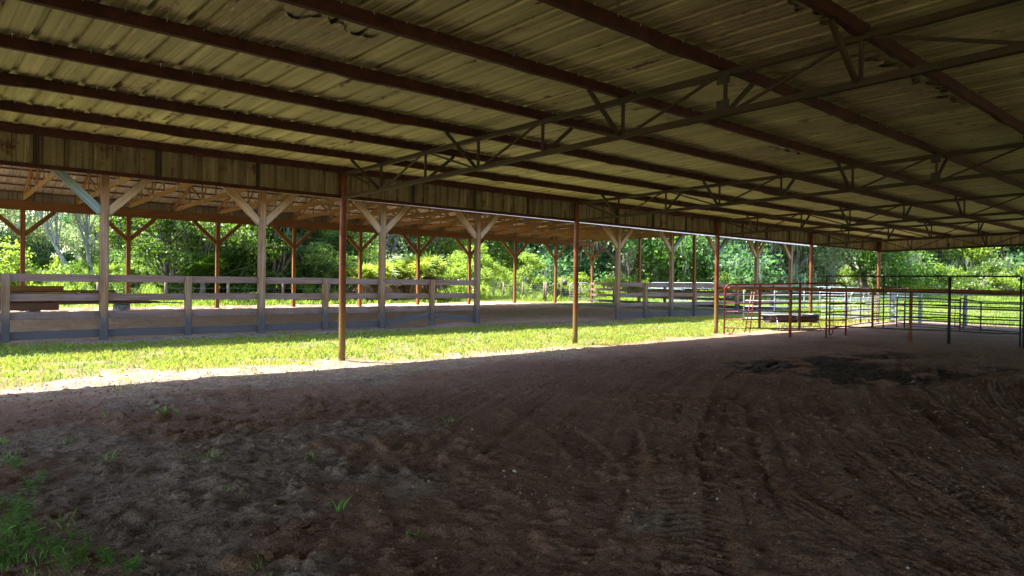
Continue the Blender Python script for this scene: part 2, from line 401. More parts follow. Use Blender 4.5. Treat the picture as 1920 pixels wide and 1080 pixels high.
M['meadow'] = leafmat('meadow_grass', (.09, .17, .025), (.22, .29, .05), (.34, .50, .05), (.45, .45, .14), .5)
M['palm'] = leafmat('palm_fronds', (.08, .15, .02), (.20, .26, .04), (.35, .45, .05), (.5, .42, .12), .45)
M['deadpalm'] = leafmat('dead_palm_fronds', (.18, .10, .045), (.30, .19, .10), (.2, .12, .05), None, .3)
M['weed'] = leafmat('weed_leaves', (.10, .24, .04), (.18, .36, .07), (.28, .58, .10), None, .45)
M['straw'] = leafmat('dry_straw', (.30, .23, .13), (.45, .37, .22), (.3, .25, .15), None, .2)
M['stone'] = paint('pebble_stone', (.42, .38, .34), .0, .9)
M['clod'] = M['ground']

# ------------------------------------------------------------------ ground sheet
def lines(segs):
    o = [segs[0][0]]
    for a, b, st in segs:
        n = max(1, int(round((b-a)/st))); o += list(np.linspace(a, b, n+1)[1:])
    return np.array(o)
gx = np.concatenate([-np.geomspace(600, 14, 22), lines([(-12, -1, .5), (-1, 8, .023), (8, 14, .05), (14, 24, .14), (24, 46, .3), (46, 80, 1.2)]), np.geomspace(84, 900, 40)])
gy = np.concatenate([-np.geomspace(600, 16, 22), lines([(-14, .4, .5), (.4, 8, .023), (8, 13, .06), (13, 20, .12), (20, 40, .25), (40, 80, 1.0)]), np.geomspace(83, 900, 42)])
GX, GY = np.meshgrid(gx, gy, indexing='ij')
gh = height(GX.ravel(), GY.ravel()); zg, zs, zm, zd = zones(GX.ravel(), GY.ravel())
ni, nj = len(gx), len(gy); I, J = np.meshgrid(np.arange(ni-1), np.arange(nj-1), indexing='ij'); b0 = (I*nj+J).ravel()
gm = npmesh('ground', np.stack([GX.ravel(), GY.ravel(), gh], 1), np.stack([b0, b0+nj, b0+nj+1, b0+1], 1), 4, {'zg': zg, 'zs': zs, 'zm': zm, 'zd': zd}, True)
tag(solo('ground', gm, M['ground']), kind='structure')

# ------------------------------------------------------------------ steel barn
X0, BAY, YP, ND = 6.19, 6.239, 11.53, 1.295
YE = YP-16*ND; XA, XB = X0-2*BAY, X0+4*BAY
ztop = lambda y: 3.42+.0235*(11.42-y)
zbot = lambda y: 3.00+.0265*(11.42-y)
zroof = lambda y: 3.548+.0235*(11.42-y)
barn = empty('steel_barn', (X0, YP, 0), 'long open steel barn with rusted purlins and olive sheet roof overhead', 'barn')
def ribs(x0, x1, per=.305, big=.036, small=.005, sheets=3):
    xs = []; zs_ = []; k = 0; x = x0
    while x < x1:
        o = (.004 if (k//sheets) % 2 else 0)
        for dx, z in ((0, 0), (.018, big), (.05, big), (.068, 0), (.135, 0), (.145, small), (.16, small), (.17, 0), (.215, 0), (.225, small), (.24, small), (.25, 0)):
            xs.append(x+dx); zs_.append(z+o)
        x += per; k += 1
    xs.append(x); zs_.append(0)
    return np.array(xs), np.array(zs_)
def sheet_h(x0, x1, rows, zf, xf=None, jit=0.):
    xs, zz = ribs(x0, x1); V = []
    for y in rows:
        for x, z in zip(xs, zz): V.append((x if xf is None else xf(x, y), y, zf(y)+z+(jit*(vn(np.array([x*.7]), np.array([y*.5]), 5)[0]-.5))))
    n = len(xs); F = [(r*n+i, r*n+i+1, (r+1)*n+i+1, (r+1)*n+i) for r in range(len(rows)-1) for i in range(n-1)]
    return MB().add(V, F)
def sheet_v(along, a0, a1, fixed, z0, z1, out=1):
    xs, zz = ribs(a0, a1); V = []
    for f in (0, 1):
        for x, z in zip(xs, zz):
            q = (z0(x) if f == 0 else z1(x))
            V.append((x, fixed+out*z, q) if along == 'x' else (fixed+out*z, x, q))
    n = len(xs); return MB().add(V, [(i, i+1, n+i+1, n+i) for i in range(n-1)])
rowsY = [YP+.42]+[YP-ND*k for k in range(0, 17)]+[YE-.3]
part('roof_sheeting', sheet_h(XA-.4, XB+.4, rowsY[::-1], zroof, jit=.02), M['roof'], barn)
for k in range(17):                                   # C-section purlins with corroded lower lip
    y = YP-ND*k-(.0 if k else .06); zt = zroof(y)-.004; mb = MB(); xs = np.arange(XA-.3, XB+.31, .18)
    prof = [(.03, -.001), (-.03, -.001), (-.03, -.102), (.03, -.102), (.03, -.088), (.026, -.088), (.026, -.098), (-.026, -.098), (-.026, -.005), (.03, -.005)]
    V = []; 
    for x in xs:
        n = vn(np.array([x*2.3]), np.array([k*7.7]), 3)[0]; nn = vn(np.array([x*.6]), np.array([k*3.7]), 4)[0]
        dz = -.028*max(0, n-.72)/.28*(nn > .45)+.008*(vn(np.array([x*5.]), np.array([k*1.7]), 6)[0]-.5); sag = -.012*math.sin((x-X0) % BAY/BAY*math.pi)
        for py, pz in prof: V.append((x, y+py, zt+pz+(dz if pz < -.08 else 0)+(sag if pz < -.01 else 0)))
    m = len(prof); F = [(i*m+j, i*m+(j+1) % m, (i+1)*m+(j+1) % m, (i+1)*m+j) for i in range(len(xs)-1) for j in range(m)]
    part('purlin', mb.add(V, F), M['purlin'], barn)
sb = MB()
for k in range(17):
    for x in np.arange(XA, XB, .305):
        if random.random() < .85:
            y = YP-ND*k-.045+random.uniform(-.01, .01); z = zroof(y); sb.tube([(x+.09, y, z+.01), (x+.09+random.uniform(-.003, .003), y, z-.028)], .0035, 4)
tag(part('screw_tips', sb, M['galv'], barn), kind='stuff')
def make_truss():
    X = X0
    bc = MB().beam((X-.022, YP-.06, zbot(YP)), (X-.022, YE, zbot(YE)), .036, .06).beam((X+.022, YP-.06, zbot(YP)), (X+.022, YE, zbot(YE)), .036, .055)
    t = part('truss', bc, M['truss'], barn)
    part('top_chord', MB().beam((X, YP-.05, ztop(YP)), (X, YE, ztop(YE)), .07, .06), M['truss'], t)
    pat = {0: 'd', 1: 'u', 2: 'd', 3: 'u', 4: 'd', 5: 'u', 6: 'u', 7: 'd', 8: 'u', 9: 'd', 10: 'u', 11: 'd', 12: 'u', 13: 'd', 14: 'u', 15: 'd'}
    for k, d in pat.items():
        ya, yb = YP-ND*k, YP-ND*(k+1)
        if k == 0: ya -= .12
        za, zb = (ztop(ya), zbot(yb)) if d == 'd' else (zbot(ya), ztop(yb))
        part('web_brace', MB().beam((X, ya-.06, za), (X, yb+.06, zb), .024, .028), M['truss'], t)
        if k < 15: part('web_brace', MB().beam((X+.002, yb, zbot(yb)), (X+.002, yb, ztop(yb)), .032, .032), M['truss'], t)
        if k < 15:
            s = -1 if k % 2 == 0 else 1
            part('flange_brace', MB().beam((X+s*.04, yb+.01, zbot(yb)+.01), (X+s*.56, yb+.01, zroof(yb)-.11), .05, .012, (0, 1, 0)).beam((X+s*.04, yb+.03, zbot(yb)+.01), (X+s*.56, yb+.03, zroof(yb)-.11), .012, .04, (0, 1, 0)), M['truss'], t)
    for z in (ztop(YP-6*ND)-.06, zbot(YP-6*ND)+.07):
        part('gusset_plate', MB().box((X-.05, YP-6*ND-.07, z-.055), (X-.038, YP-6*ND+.07, z+.055)).tube([(X-.052, YP-6*ND-.04, z-.02), (X-.062, YP-6*ND-.04, z-.02)], .012, 6).tube([(X-.052, YP-6*ND+.04, z+.02), (X-.062, YP-6*ND+.04, z+.02)], .012, 6), M['plate'], t)
    return t
tr0 = make_truss()
for n in (-2, -1, 1, 2, 3, 4):
    c = copy_tree(tr0, barn); c.location.x = n*BAY-(.12 if n == 4 else 0)
def pipe(x, y, z1, r=.062, mat='pole'):
    z0 = hz(x, y)-.1; n = 12
    pts = [(x+.004*math.sin(i*.7), y, z0+(z1-z0)*i/n) for i in range(n+1)]
    return part('pole', MB().tube(pts, r, 16), M[mat], barn)
for n in range(-2, 5):
    p = pipe(X0+n*BAY, YP, 3.43); 
    p['label'] = 'rusted round steel roof pole'
    pipe(X0+n*BAY, YE, zroof(YE)-.16)
for k in (8,): pipe(XB, YP-k*ND, zroof(YP-k*ND)-.2); pipe(XA, YP-k*ND, zroof(YP-k*ND)-.2)
c0, c1 = (lambda a: 3.0), (lambda a: zroof(YP)-.02)
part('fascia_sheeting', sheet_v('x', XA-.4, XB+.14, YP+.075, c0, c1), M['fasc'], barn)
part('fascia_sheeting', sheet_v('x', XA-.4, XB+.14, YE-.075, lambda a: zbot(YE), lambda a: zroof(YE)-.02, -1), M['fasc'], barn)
part('gable_sheeting', sheet_v('y', YE-.07, YP+.07, XB+.12, lambda a: zbot(a)-.01, lambda a: zroof(a)-.01), M['gable'], barn)
part('gable_sheeting', sheet_v('y', YE-.07, YP+.07, XA-.4, lambda a: zbot(a)-.01, lambda a: zroof(a)-.01, -1), M['gable'], barn)
part('fascia_girt', MB().box((XA-.4, YP+.0, 2.985), (XB+.14, YP+.07, 3.03)).box((XA-.4, YP-.01, 2.982), (XB+.14, YP-.002, 3.04)), M['purlin'], barn)
part('gable_girt', MB().beam((XB+.06, YE, zbot(YE)-.02), (XB+.06, YP, zbot(YP)-.02), .07, .05), M['purlin'], barn)
for k in range(-8, 17):
    if k % 4 == 0: continue
    x = X0+k*BAY/4-.0
    part('fascia_stiffener', MB().box((x-.026, YP+.04, 3.0), (x+.026, YP+.068, 3.5)), M['truss'], barn)
# loose, torn roof sheets with ragged rusty ends
def torn(x0, x1, y0, y1, z, seed, parent):
    r = np.random.default_rng(seed); xs, zz = ribs(x0, x1); n = len(xs); V = []; rows = 7
    e0 = (fbm(xs*5, xs*0+seed, 3, seed)-.5)*.16; e1 = (fbm(xs*6, xs*0+seed+3, 4, seed+1)-.5)*.34
    for j in range(rows):
        t = j/(rows-1)
        for x, q, a, b in zip(xs, zz, e0, e1):
            y = y0+a+(y1+b-y0-a)*t; V.append((x, y, zroof(y)+q-.012-z*.35*t*t+.004*math.sin(x*6+seed)))
    F = [(r_*n+i, r_*n+i+1, (r_+1)*n+i+1, (r_+1)*n+i) for r_ in range(rows-1) for i in range(n-1)]
    return part('loose_sheet', MB().add(V, F), M['torn'], parent)
torn(2.35, 3.25, 6.35, 5.45, .05, 3, barn); torn(2.0, 2.5, 6.35, 5.2, .03, 5, barn)
torn(4.9, 6.7, 3.6, 2.62, .03, 8, barn); torn(7.0, 8.3, 3.6, 2.75, .02, 11, barn); torn(8.4, 9.9, 3.65, 2.7, .02, 12, barn); torn(10.3, 11.4, 6.3, 5.4, .02, 14, barn)

# ------------------------------------------------------------------ arena shelter
YA, XA0, AS = 18.55, 3.78, 3.7524
YB, XB0, BS = 36.24, 4.31, 4.066
YR = (YA+YB)/2; YF = 17.2; YK = 37.0
ar = empty('arena_shelter', (XA0, YA, 0), 'timber riding shelter with braced square posts, pine trusses and pale metal roof', 'shelter')
def ax(s, y): return (XA0+AS*s)+((XB0+BS*s)-(XA0+AS*s))*(y-YA)/(YB-YA)
def zar(y): return 5.16+.25*min(y-YA, YB-y)
SL, SR = -2.6, 9.0
def braces(x, y, sides, mats, zj=3.0, zt=4.30, reach=None, dirv=(1, 0)):
    for s, m in zip(sides, mats):
        L = (zt-zj) if reach is None else reach
        a = (x+dirv[0]*s*.06, y+dirv[1]*s*.06, zj); b = (x+dirv[0]*s*(L+.06), y+dirv[1]*s*(L+.06), zt)
        part('knee_brace', MB().beam(a, b, .11, .18), M[m], ar)
fm = {0: ('blue', 'brace'), 5: ('brace', 'brace'), 6: ('brace', 'blue'), 7: ('brace', 'blue'), 8: ('brace', 'brace')}
for n in (-2, -1, 0, 1, 2, 3, 5, 6, 7, 8, 9):
    x = ax(n, YA); g = hz(x, YA)
    part('post', MB().beam((x, YA, g-.1), (x, YA, 4.72), .17, .17), M['awood'], ar)
    braces(x, YA, (-1, 1) if n != 9 else (-1,), fm.get(n, ('brace', 'brace')))
x = ax(4, YA)
for n in range(-2, 10):
    x = ax(n, YB); g = hz(x, YB)
    part('post', MB().beam((x, YB, g-.1), (x, YB, 4.72), .18, .18), M['pine'], ar)
    braces(x, YB, (-1, 1) if n != 9 else (-1,), ('pine', 'pine'), 3.25, 4.31, 1.1)
for yy, m, a, b in ((YA, 'pine', SL, 9), (YB, 'pine', SL, 9)):
    mb = MB(); s = a
    while s < b:
        e = min(s+2, b); mb.beam((ax(s, yy)+.01, yy-.11, 4.505), (ax(e, yy)-.01, yy-.11, 4.505), .04, .39); s = e
    mb.beam((ax(a, yy), yy+.11, 4.505), (ax(b, yy), yy+.11, 4.505), .04, .39)
    part('beam', mb, M[m], ar)
for y in (30.85, 25.69):
    x = ax(9, y); part('post', MB().beam((x, y, hz(x, y)-.1), (x, y, 4.8), .18, .18), M['pine'], ar)
braces(ax(9, YB), YB, (-1,), ('pine',), 3.3, 4.4, 1.1, (0, 1)); braces(ax(9, YA), YA, (1,), ('brace',), 3.2, 4.5, 1.1, (0, 1))
ntr = int(round((9-SL)*2))+1
for j in range(ntr):
    s = 9-j*.5
    if s < -2.2: break
    def P(y, z, o=0): return (ax(s, y)+o, y, z)
    zb = 4.80
    zc = lambda y: zar(y)-.19
    mb = MB().beam(P(YA-.1, zb), P(YR, zb), .04, .19).beam(P(YR, zb), P(YB+.1, zb), .04, .19)
    mb.beam(P(YF+.1, zc(YF+.1)), P(YR, zc(YR)), .038, .14).beam(P(YR, zc(YR)), P(YK-.1, zc(YK-.1)), .038, .14)
    t = part('roof_truss', mb, M['pine2'], ar)
    ys = np.linspace(YA+.8, YB-.8, 9)
    wb = MB()
    for i in range(8):
        ya, yb = ys[i], ys[i+1]
        if i % 2 == 0: wb.beam(P(ya, zb), P(yb, zc(yb)), .035, .09)
        else: wb.beam(P(ya, zc(ya)), P(yb, zb), .035, .09)
        wb.beam(P(yb+.05, zb), P(yb+.05, zc(yb)), .035, .085)
    part('web', wb, M['pine2'], t)
    for i in (2, 4, 6, 8):
        q = P(ys[i], zb, -.024); part('nail_plate', MB().box((q[0]-.002, q[1]-.14, q[2]-.07), (q[0]+.002, q[1]+.14, q[2]+.09)), M['bluegalv'], t)
yy = YF+.2
while yy < YK-.1:
    if abs(yy-YR) > .15:
        z = zar(yy)-.075
        part('roof_batten', MB().beam((ax(SL, yy), yy, z), (ax(9.07, yy), yy, z), .085, .04), M['pine'], ar)
    yy += .86
rows = [YF]+list(np.linspace(YA, YR, 4))
xf = lambda x, y: ax((x-XA0)/AS, y)
part('roof_sheeting', sheet_h(XA0+AS*SL, XA0+AS*9.15, rows, lambda y: zar(y)-.045, xf), M['aroof'], ar)
part('roof_sheeting', sheet_h(XA0+AS*SL, XA0+AS*9.15, list(np.linspace(YR, YB, 4))+[YK], lambda y: zar(y)-.045, xf), M['aroof'], ar)
part('back_siding', sheet_v('x', ax(SL, YB), ax(9.05, YB), YB+.2, lambda a: 4.68, lambda a: zar(YB)-.1), M['aroof'], ar)
part('front_siding', sheet_v('x', ax(SL, YF)-.2, 37.7, YF, lambda a: 3.785-.0022*a, lambda a: zar(YF)-.05, -1), M['red'], ar)
xa_ = ax(SL, YF)-.2; part('front_trim', MB().beam((xa_, YF-.012, 3.752-.0022*xa_), (37.72, YF-.012, 3.752-.0022*37.72), .06, .07), M['white'], ar)

# ------------------------------------------------------------------ board fences of the arena
def board_fence(label, stations, parts, tilt=()):
    """stations: posts (x, y, own_post); boards run on the arena face between them"""
    a = stations[0]; ro = empty('board_fence', (a[0], a[1], 0), label, 'fence', 'timber board fences round the arena')
    for (x, y, own, dx, dy) in stations:
        if own: part('post', MB().beam((x, y, hz(x, y)-.1), (x, y, 1.53), .15, .15), M['awood'], ro)
    for i in range(len(stations)-1):
        p, q = stations[i], stations[i+1]
        for j, (zc, h) in enumerate(((1.455, .17), (1.02, .165), (.60, .165), (.17, .18))):
            z0 = z1 = zc
            if (i, j) in tilt: z0, z1 = tilt[(i, j)]
            z0 += random.uniform(-.008, .008); z1 += random.uniform(-.008, .008)
            ox, oy = p[3], p[4]; ox2, oy2 = q[3], q[4]
            e = .004*(i % 2)
            part('board', MB().beam((p[0]+ox+e*abs(np.sign(ox)), p[1]+oy+e*abs(np.sign(oy)), z0), (q[0]+ox2+e*abs(np.sign(ox2)), q[1]+oy2+e*abs(np.sign(oy2)), z1), .04, h), M['board'], ro)
    return ro
st = []
for k in range(-4, 7):
    s = k*.5; st.append((ax(s, YA), YA, k % 2 != 0, 0, .05 if k < 6 else .05))
board_fence('weathered board fence left of the arena gap, one bottom board slipped', st, None, {(8, 3): (.16, .40), (9, 3): (.38, .22)})
board_fence('four board fence along the grass strip right of the arena gap', [(ax(k*.5, YA), YA, k % 2 != 0, 0, .05) for k in range(10, 19)], None)
ye = [YB, 33.6, 30.85, 28.3, 25.69, 22.1, YA]
board_fence('orange board fence across the far end of the arena, partly in sun', [(ax(9, y), y, i in (1, 3, 5), -.12, 0) for i, y in enumerate(ye)], None)

# ------------------------------------------------------------------ tubular panels and gates
def panel(name, label, cat, a, b, zt, rails, ups, mat, r=.02, rise=0., legs=.0, group=None, rounded=True, foot=None, z0=0., ends=True):
    """a,b ground points; zt top height; rails heights; ups fractions of extra uprights"""
    a = np.array(a, float); b = np.array(b, float); ga, gb = hz(*a), hz(*b)
    ro = empty(name, (a[0], a[1], ga), label, cat, group)
    L = np.hypot(*(b-a)); d = (b-a)/L
    def P(t, z): return (a[0]+d[0]*t, a[1]+d[1]*t, ga+(gb-ga)*t/L+z+rise*t/L)
    rc = .18 if rounded else 0.
    m = M[mat]
    if rounded:
        arc = [P(rc-rc*math.cos(u), zt-rc+rc*math.sin(u)) for u in np.linspace(0, math.pi/2, 6)]
        arc2 = [P(L-rc+rc*math.sin(u), zt-rc+rc*math.cos(u)) for u in np.linspace(0, math.pi/2, 6)]
        part('frame', MB().tube([P(0, legs)]+arc+arc2+[P(L, legs)], r, 10), m, ro)
    else:
        part('frame', MB().tube([P(0, zt), P(L, zt)], r, 10).tube([P(0, legs), P(0, zt)], r*.98, 10).tube([P(L, legs), P(L, zt)], r*.98, 10), m, ro)
    for z in rails: part('rail', MB().tube([P(r*.5, z), P(L*.33, z+random.uniform(-.018, .012)), P(L*.66, z+random.uniform(-.02, .012)), P(L-r*.5, z)], r*.82, 8), m, ro)
    for u in ups:
        wd = .045 if isinstance(u, tuple) else None; f = u[0] if wd else u
        if wd: part('upright', MB().beam(P(L*f, min(rails)), P(L*f, zt-.005), .012, wd*1.6, (d[0], d[1], 0)), m, ro)
        else: part('upright', MB().tube([P(L*f, min(rails) if z0 == 0 else z0), P(L*f, zt)], r*.8, 8), m, ro)
    for f in (foot or []):
        part('skid_foot', MB().tube([P(L*f, min(rails)), P(L*f-.0, .12), P(L*f-.04, .03), P(L*f-.14, .012)], r*.85, 8), m, ro)
    return ro
# maroon panel in front, beside the third pole
panel('corral_panel', 'maroon corral panel with rounded corners next to the third roof pole', 'livestock panel', (18.75, 11.30), (20.42, 8.42), 1.50,
      [1.20, .93, .68, .44, .20], [(.30,), (.63,)], 'maroon', .024, .10, .0, None, True, [.08, .9])
# rusted heavy pipe fence with posts
pf = empty('pipe_fence', (18.8, 11.45, 0), 'heavy rusted pipe rail on stout posts running right from the third pole', 'fence')
q0, q1 = np.array([18.75, 11.5]), np.array([22.75, 3.3]); pd = (q1-q0)/np.hypot(*(q1-q0)); 
part('top_rail', MB().tube([(*(q0+pd*t), 1.40+.012*math.sin(t*1.3)) for t in np.linspace(0, 9.1, 12)], .05, 12), M['rust'], pf)
for t in (2.02, 5.1, 8.1):
    p = q0+pd*t; part('post', MB().tube([(*p, hz(*p)-.1), (*p, 1.37)], .042, 12), M['rust'], pf)
# dark green tall pipe panels
def fr(a, b, t): return (a[0]+(b[0]-a[0])*t, a[1]+(b[1]-a[1])*t)
g0, g1, g2, g3 = (20.35, 8.95), (20.64, 7.48), (20.92, 5.98), (21.22, 4.47)
g4 = (21.9, 1.2)
panel('pipe_gate', 'tall dark green pipe panel overlapping the right end of the maroon panel', 'livestock panel', g0, g2, 1.79, [1.35, 1.02, .69, .35], [.49], 'green', .022, 0, 0, 'dark green pipe panels', False)
panel('pipe_gate', 'tall dark green pipe panel just inside the right edge', 'livestock panel', fr(g2, g3, .02), g3, 1.79, [1.35, 1.0, .68, .35], [], 'green', .022, .01, 0, 'dark green pipe panels', False)
panel('pipe_gate', 'dark green pipe panel running out of frame at the right edge', 'livestock panel', fr(g3, g4, .02), g4, 1.79, [1.35, 1.0, .68, .35], [.5], 'green', .022, 0, 0, 'dark green pipe panels', False)
panel('corral_panel', 'dark maroon panel dividing the pens right of the feed trough', 'livestock panel', (21.6, 9.4), (26.2, 9.9), 1.45, [1.2, .95, .7, .45, .22], [.35, .7], 'maroon', .022, 0, 0, None, True)
panel('corral_panel', 'rusty multi rail panel behind the tall green panels, reaching the far pen fence', 'livestock panel', (26.3, 9.9), (30.9, 10.4), 1.42, [1.2, .98, .76, .54, .32, .15], [.5], 'rust', .022, 0, 0, None, False)
# leaning ladder stand
ld = empty('ladder_stand', (20.3, 11.5, 0), 'narrow steel ladder stand leaning behind the maroon panel', 'ladder')
for s in (0, .11): part('leg', MB().tube([(20.16+s, 11.42-s, .0), (20.42+s*.5, 11.35-s*.5, 1.28)], .017, 8), M['maroon'], ld)
for z in (.35, .7, 1.0): part('rung', MB().tube([(20.16+.2*z, 11.42-.05*z, z), (20.27+.15*z, 11.31-.01*z, z)], .012, 6), M['maroon'], ld)
# feed trough
ft = empty('feed_trough', (22.9, 11.3, 0), 'black feed bunk with pale rim on steel legs behind the maroon panel', 'feed trough')
ta, tb = np.array([21.95, 11.65]), np.array([23.75, 10.85]); td = (tb-ta)/np.hypot(*(tb-ta)); tn = np.array([-td[1], td[0]]); TL = np.hypot(*(tb-ta))
def TP(t, s, z): p = ta+td*t+tn*s; return (p[0], p[1], z)
V = []; F = []
prof = [(-.31, .50), (-.27, .34), (-.16, .26), (.16, .26), (.27, .34), (.31, .50), (.28, .50), (.24, .36), (.14, .29), (-.14, .29), (-.24, .36), (-.28, .50)]
tt = [0, .06, .2, TL/2, TL-.2, TL-.06, TL]; sc = [.75, .88, 1, 1, 1, .88, .75]
for t, k in zip(tt, sc):
    for s_, z in prof: V.append(TP(t, s_*k, z+.012*math.sin(t*5)))
n = len(prof)
for i in range(len(tt)-1):
    for j in range(n): F.append((i*n+j, i*n+(j+1) % n, (i+1)*n+(j+1) % n, (i+1)*n+j))
F += [tuple(range(n)), tuple((len(tt)-1)*n+j for j in range(n-1, -1, -1))]
part('trough', MB().add(V, F), M['poly'], ft)
part('rim', MB().tube([TP(t, -.31*(.8 if t in (0, TL) else 1), .51+.02*math.sin(t*4)) for t in (0, .2, .6, 1.0, 1.4, TL-.2, TL)]+[TP(t, .31*(.8 if t in (0, TL) else 1), .51) for t in (TL, TL-.2, 1.2, .2, 0)]+[TP(0, -.25, .51)], .022, 8), M['polyl'], ft)
for t in (.15, TL/2, TL-.15):
    for s in (-1, 1): part('leg', MB().tube([TP(t, s*.29, .47), TP(t+.03, s*.36, .2), TP(t+.06, s*.44, .0)], .018, 8), M['galv'], ft)
for t in (.15, TL-.15): part('cross_bar', MB().tube([TP(t+.02, -.36, .25), TP(t+.02, .36, .25)], .015, 6), M['galv'], ft)
part('cross_bar', MB().tube([TP(.18, -.37, .14), TP(TL-.12, -.37, .14)], .014, 6), M['galv'], ft)
# galvanised corral panels in the sun and behind
GG = 'galvanised corral panels behind the trough'
panel('corral_panel', 'pale galvanised corral panel right behind the black feed trough', 'livestock panel', (24.6, 14.0), (28.6, 12.3), 1.40, [1.13, .90, .68, .45, .22], [.33, .66], 'galv', .024, 0, 0, GG)
panel('corral_panel', 'pale galvanised corral panel between the feed trough and the corner pole', 'livestock panel', (28.7, 12.9), (31.0, 11.85), 1.40, [1.13, .90, .68, .45, .22], [.5], 'galv', .024, 0, 0, GG)
panel('corral_panel', 'low galvanised corral panel in sun touching the corner pole', 'livestock panel', (29.3, 11.9), (30.6, 11.3), 1.28, [1.05, .82, .60, .38, .18], [.45], 'galv', .022, 0, 0, GG)
panel('corral_panel', 'blue grey corral panel on the grass right behind the corner roof pole', 'livestock panel', (31.4, 12.9), (35.4, 11.2), 1.35, [1.1, .88, .65, .42, .2], [.33, .66], 'bluegalv', .022, 0, 0, GG)
panel('tube_gate', 'wide blue grey tube gate behind the front arena corner post', 'gate', (38.9, 20.4), (40.3, 15.4), 1.55, [1.25, .95, .65, .35], [.5], 'bluegalv', .026, 0, .12, 'tube gates on the grass')
panel('tube_gate', 'blue grey tube gate standing beyond the orange end fence', 'gate', (46.2, 34.6), (46.9, 29.2), 1.72, [1.3, .95, .6, .3], [.55], 'bluegalv', .023, 0, .1, 'tube gates on the grass')
panel('tube_gate', 'silver tube gate with narrow rails at the back corner of the arena', 'gate', (40.0, 37.7), (41.0, 36.7), 1.5, [1.3, 1.1, .9, .7, .5, .3, .15], [.25], 'galv', .026, 0, .05, 'tube gates on the grass')
panel('tube_gate', 'pale low tube gate behind the blue grey gate, nearer the trees', 'gate', (48.5, 36.6), (49.3, 33.6), 1.2, [.95, .7, .45, .2], [.5], 'bluegalv', .022, 0, .05, 'tube gates on the grass')
# far pen line under the gable
rl = empty('pen_fence', (31.3, 10.0, 0), 'grey pen fence of wide square posts under the far gable end', 'fence')
for y in (11.0, 9.97, 8.37, 6.2, 3.2): part('post', MB().beam((31.3, y, hz(31.3, y)-.1), (31.3, y, 1.22), .11, .11), M['bluegalv' if y > 6 else 'oldpost'], rl)
for z, hh in ((1.25, .07), (1.0, .03), (.72, .04), (.42, .03), (.15, .05)): part('rail', MB().beam((31.23, 11.2, z), (31.23, -3, z-.02), .03, hh), M['bluegalv'], rl)
wm = empty('mesh_gate', (28.6, 8.1, 0), 'low wire mesh gate with dark frame before the bright meadow', 'gate')
wa, wb_ = np.array([29.6, 8.25]), np.array([28.3, 5.9]); wd = (wb_-wa); WL = np.hypot(*wd); wd = wd/WL
WP = lambda t, z: (*(wa+wd*t), z)
part('frame', MB().tube([WP(0, .04), WP(0, 1.02), WP(WL, 1.02), WP(WL, .04), WP(0, .04)], .018, 8), M['green'], wm)
mb = MB()
for i in range(1, 22): mb.tube([WP(WL*i/22, .05), WP(WL*i/22, 1.01)], .0032, 4, False)
for i in range(1, 8): mb.tube([WP(0, .05+.12*i), WP(WL, .05+.12*i)], .0032, 4, False)
part('mesh_wire', mb, M['wirem'], wm)
panel('pipe_gate', 'low sagging dark pipe gate left of the mesh gate', 'gate', (27.7, 9.6), (28.2, 7.7), 1.14, [.9, .66, .42, .2], [], 'green', .022, -.05, .05, 'dark green pipe panels', False)
panel('pipe_gate', 'narrow dark pipe gate with bent top beside the mesh gate', 'gate', (28.0, 7.65), (28.5, 7.15), 1.15, [.6, .25], [], 'green', .024, -.12, 0, 'dark green pipe panels', False)
panel('pipe_gate', 'dark four rail gate closest behind the tall green panels', 'gate', (26.4, 8.9), (25.9, 5.2), 1.02, [.82, .6, .38, .16], [.5], 'green', .02, .0, 0, 'dark green pipe panels', False)

# ------------------------------------------------------------------ lumber stack on blocks
lp = empty('lumber_stack', (4.5, 33, 0), 'long stack of dark used boards laid on concrete blocks inside the arena', 'lumber stack')
r_ = random.Random(4)
z = .35
for lay in range(6):
    x1 = [8.9, 8.3, 7.4, 7.2, 7.0, 5.0][lay]+r_.uniform(-.1, .1); th = [.11, .13, .10, .13, .10, .12][lay]
    for k in range(4):
        a = r_.uniform(-.25, .2); part('plank', MB().beam((.4+a, 32.75+k*.26+r_.uniform(-.02, .02), z+th/2), (x1+r_.uniform(-.5, .15)-(.0 if k else 0), 32.75+k*.26+r_.uniform(-.03, .03), z+th/2+.01), .22, th-.025), M['lumber'], lp)
    z += th
part('plank', MB().beam((.6, 32.4, .28), (5.05, 32.42, .28), .05, .26), M['lumber'], lp)
part('plank', MB().beam((.6, 32.4, .62), (4.6, 32.42, .60), .05, .22), M['lumber'], lp)
part('plank', MB().beam((.6, 32.4, 1.02), (5.2, 32.42, 1.0), .05, .2), M['pine'], lp)
for x in (1.5, 4.3, 7.4): part('block', MB().box((x-.2, 32.6, hz(x, 33)-.03), (x+.2, 33.7, .345)), M['block'], lp)
part('plank', MB().beam((7.3, 32.5, .47), (9.6, 32.2, .40), .2, .04), M['lumber'], lp)

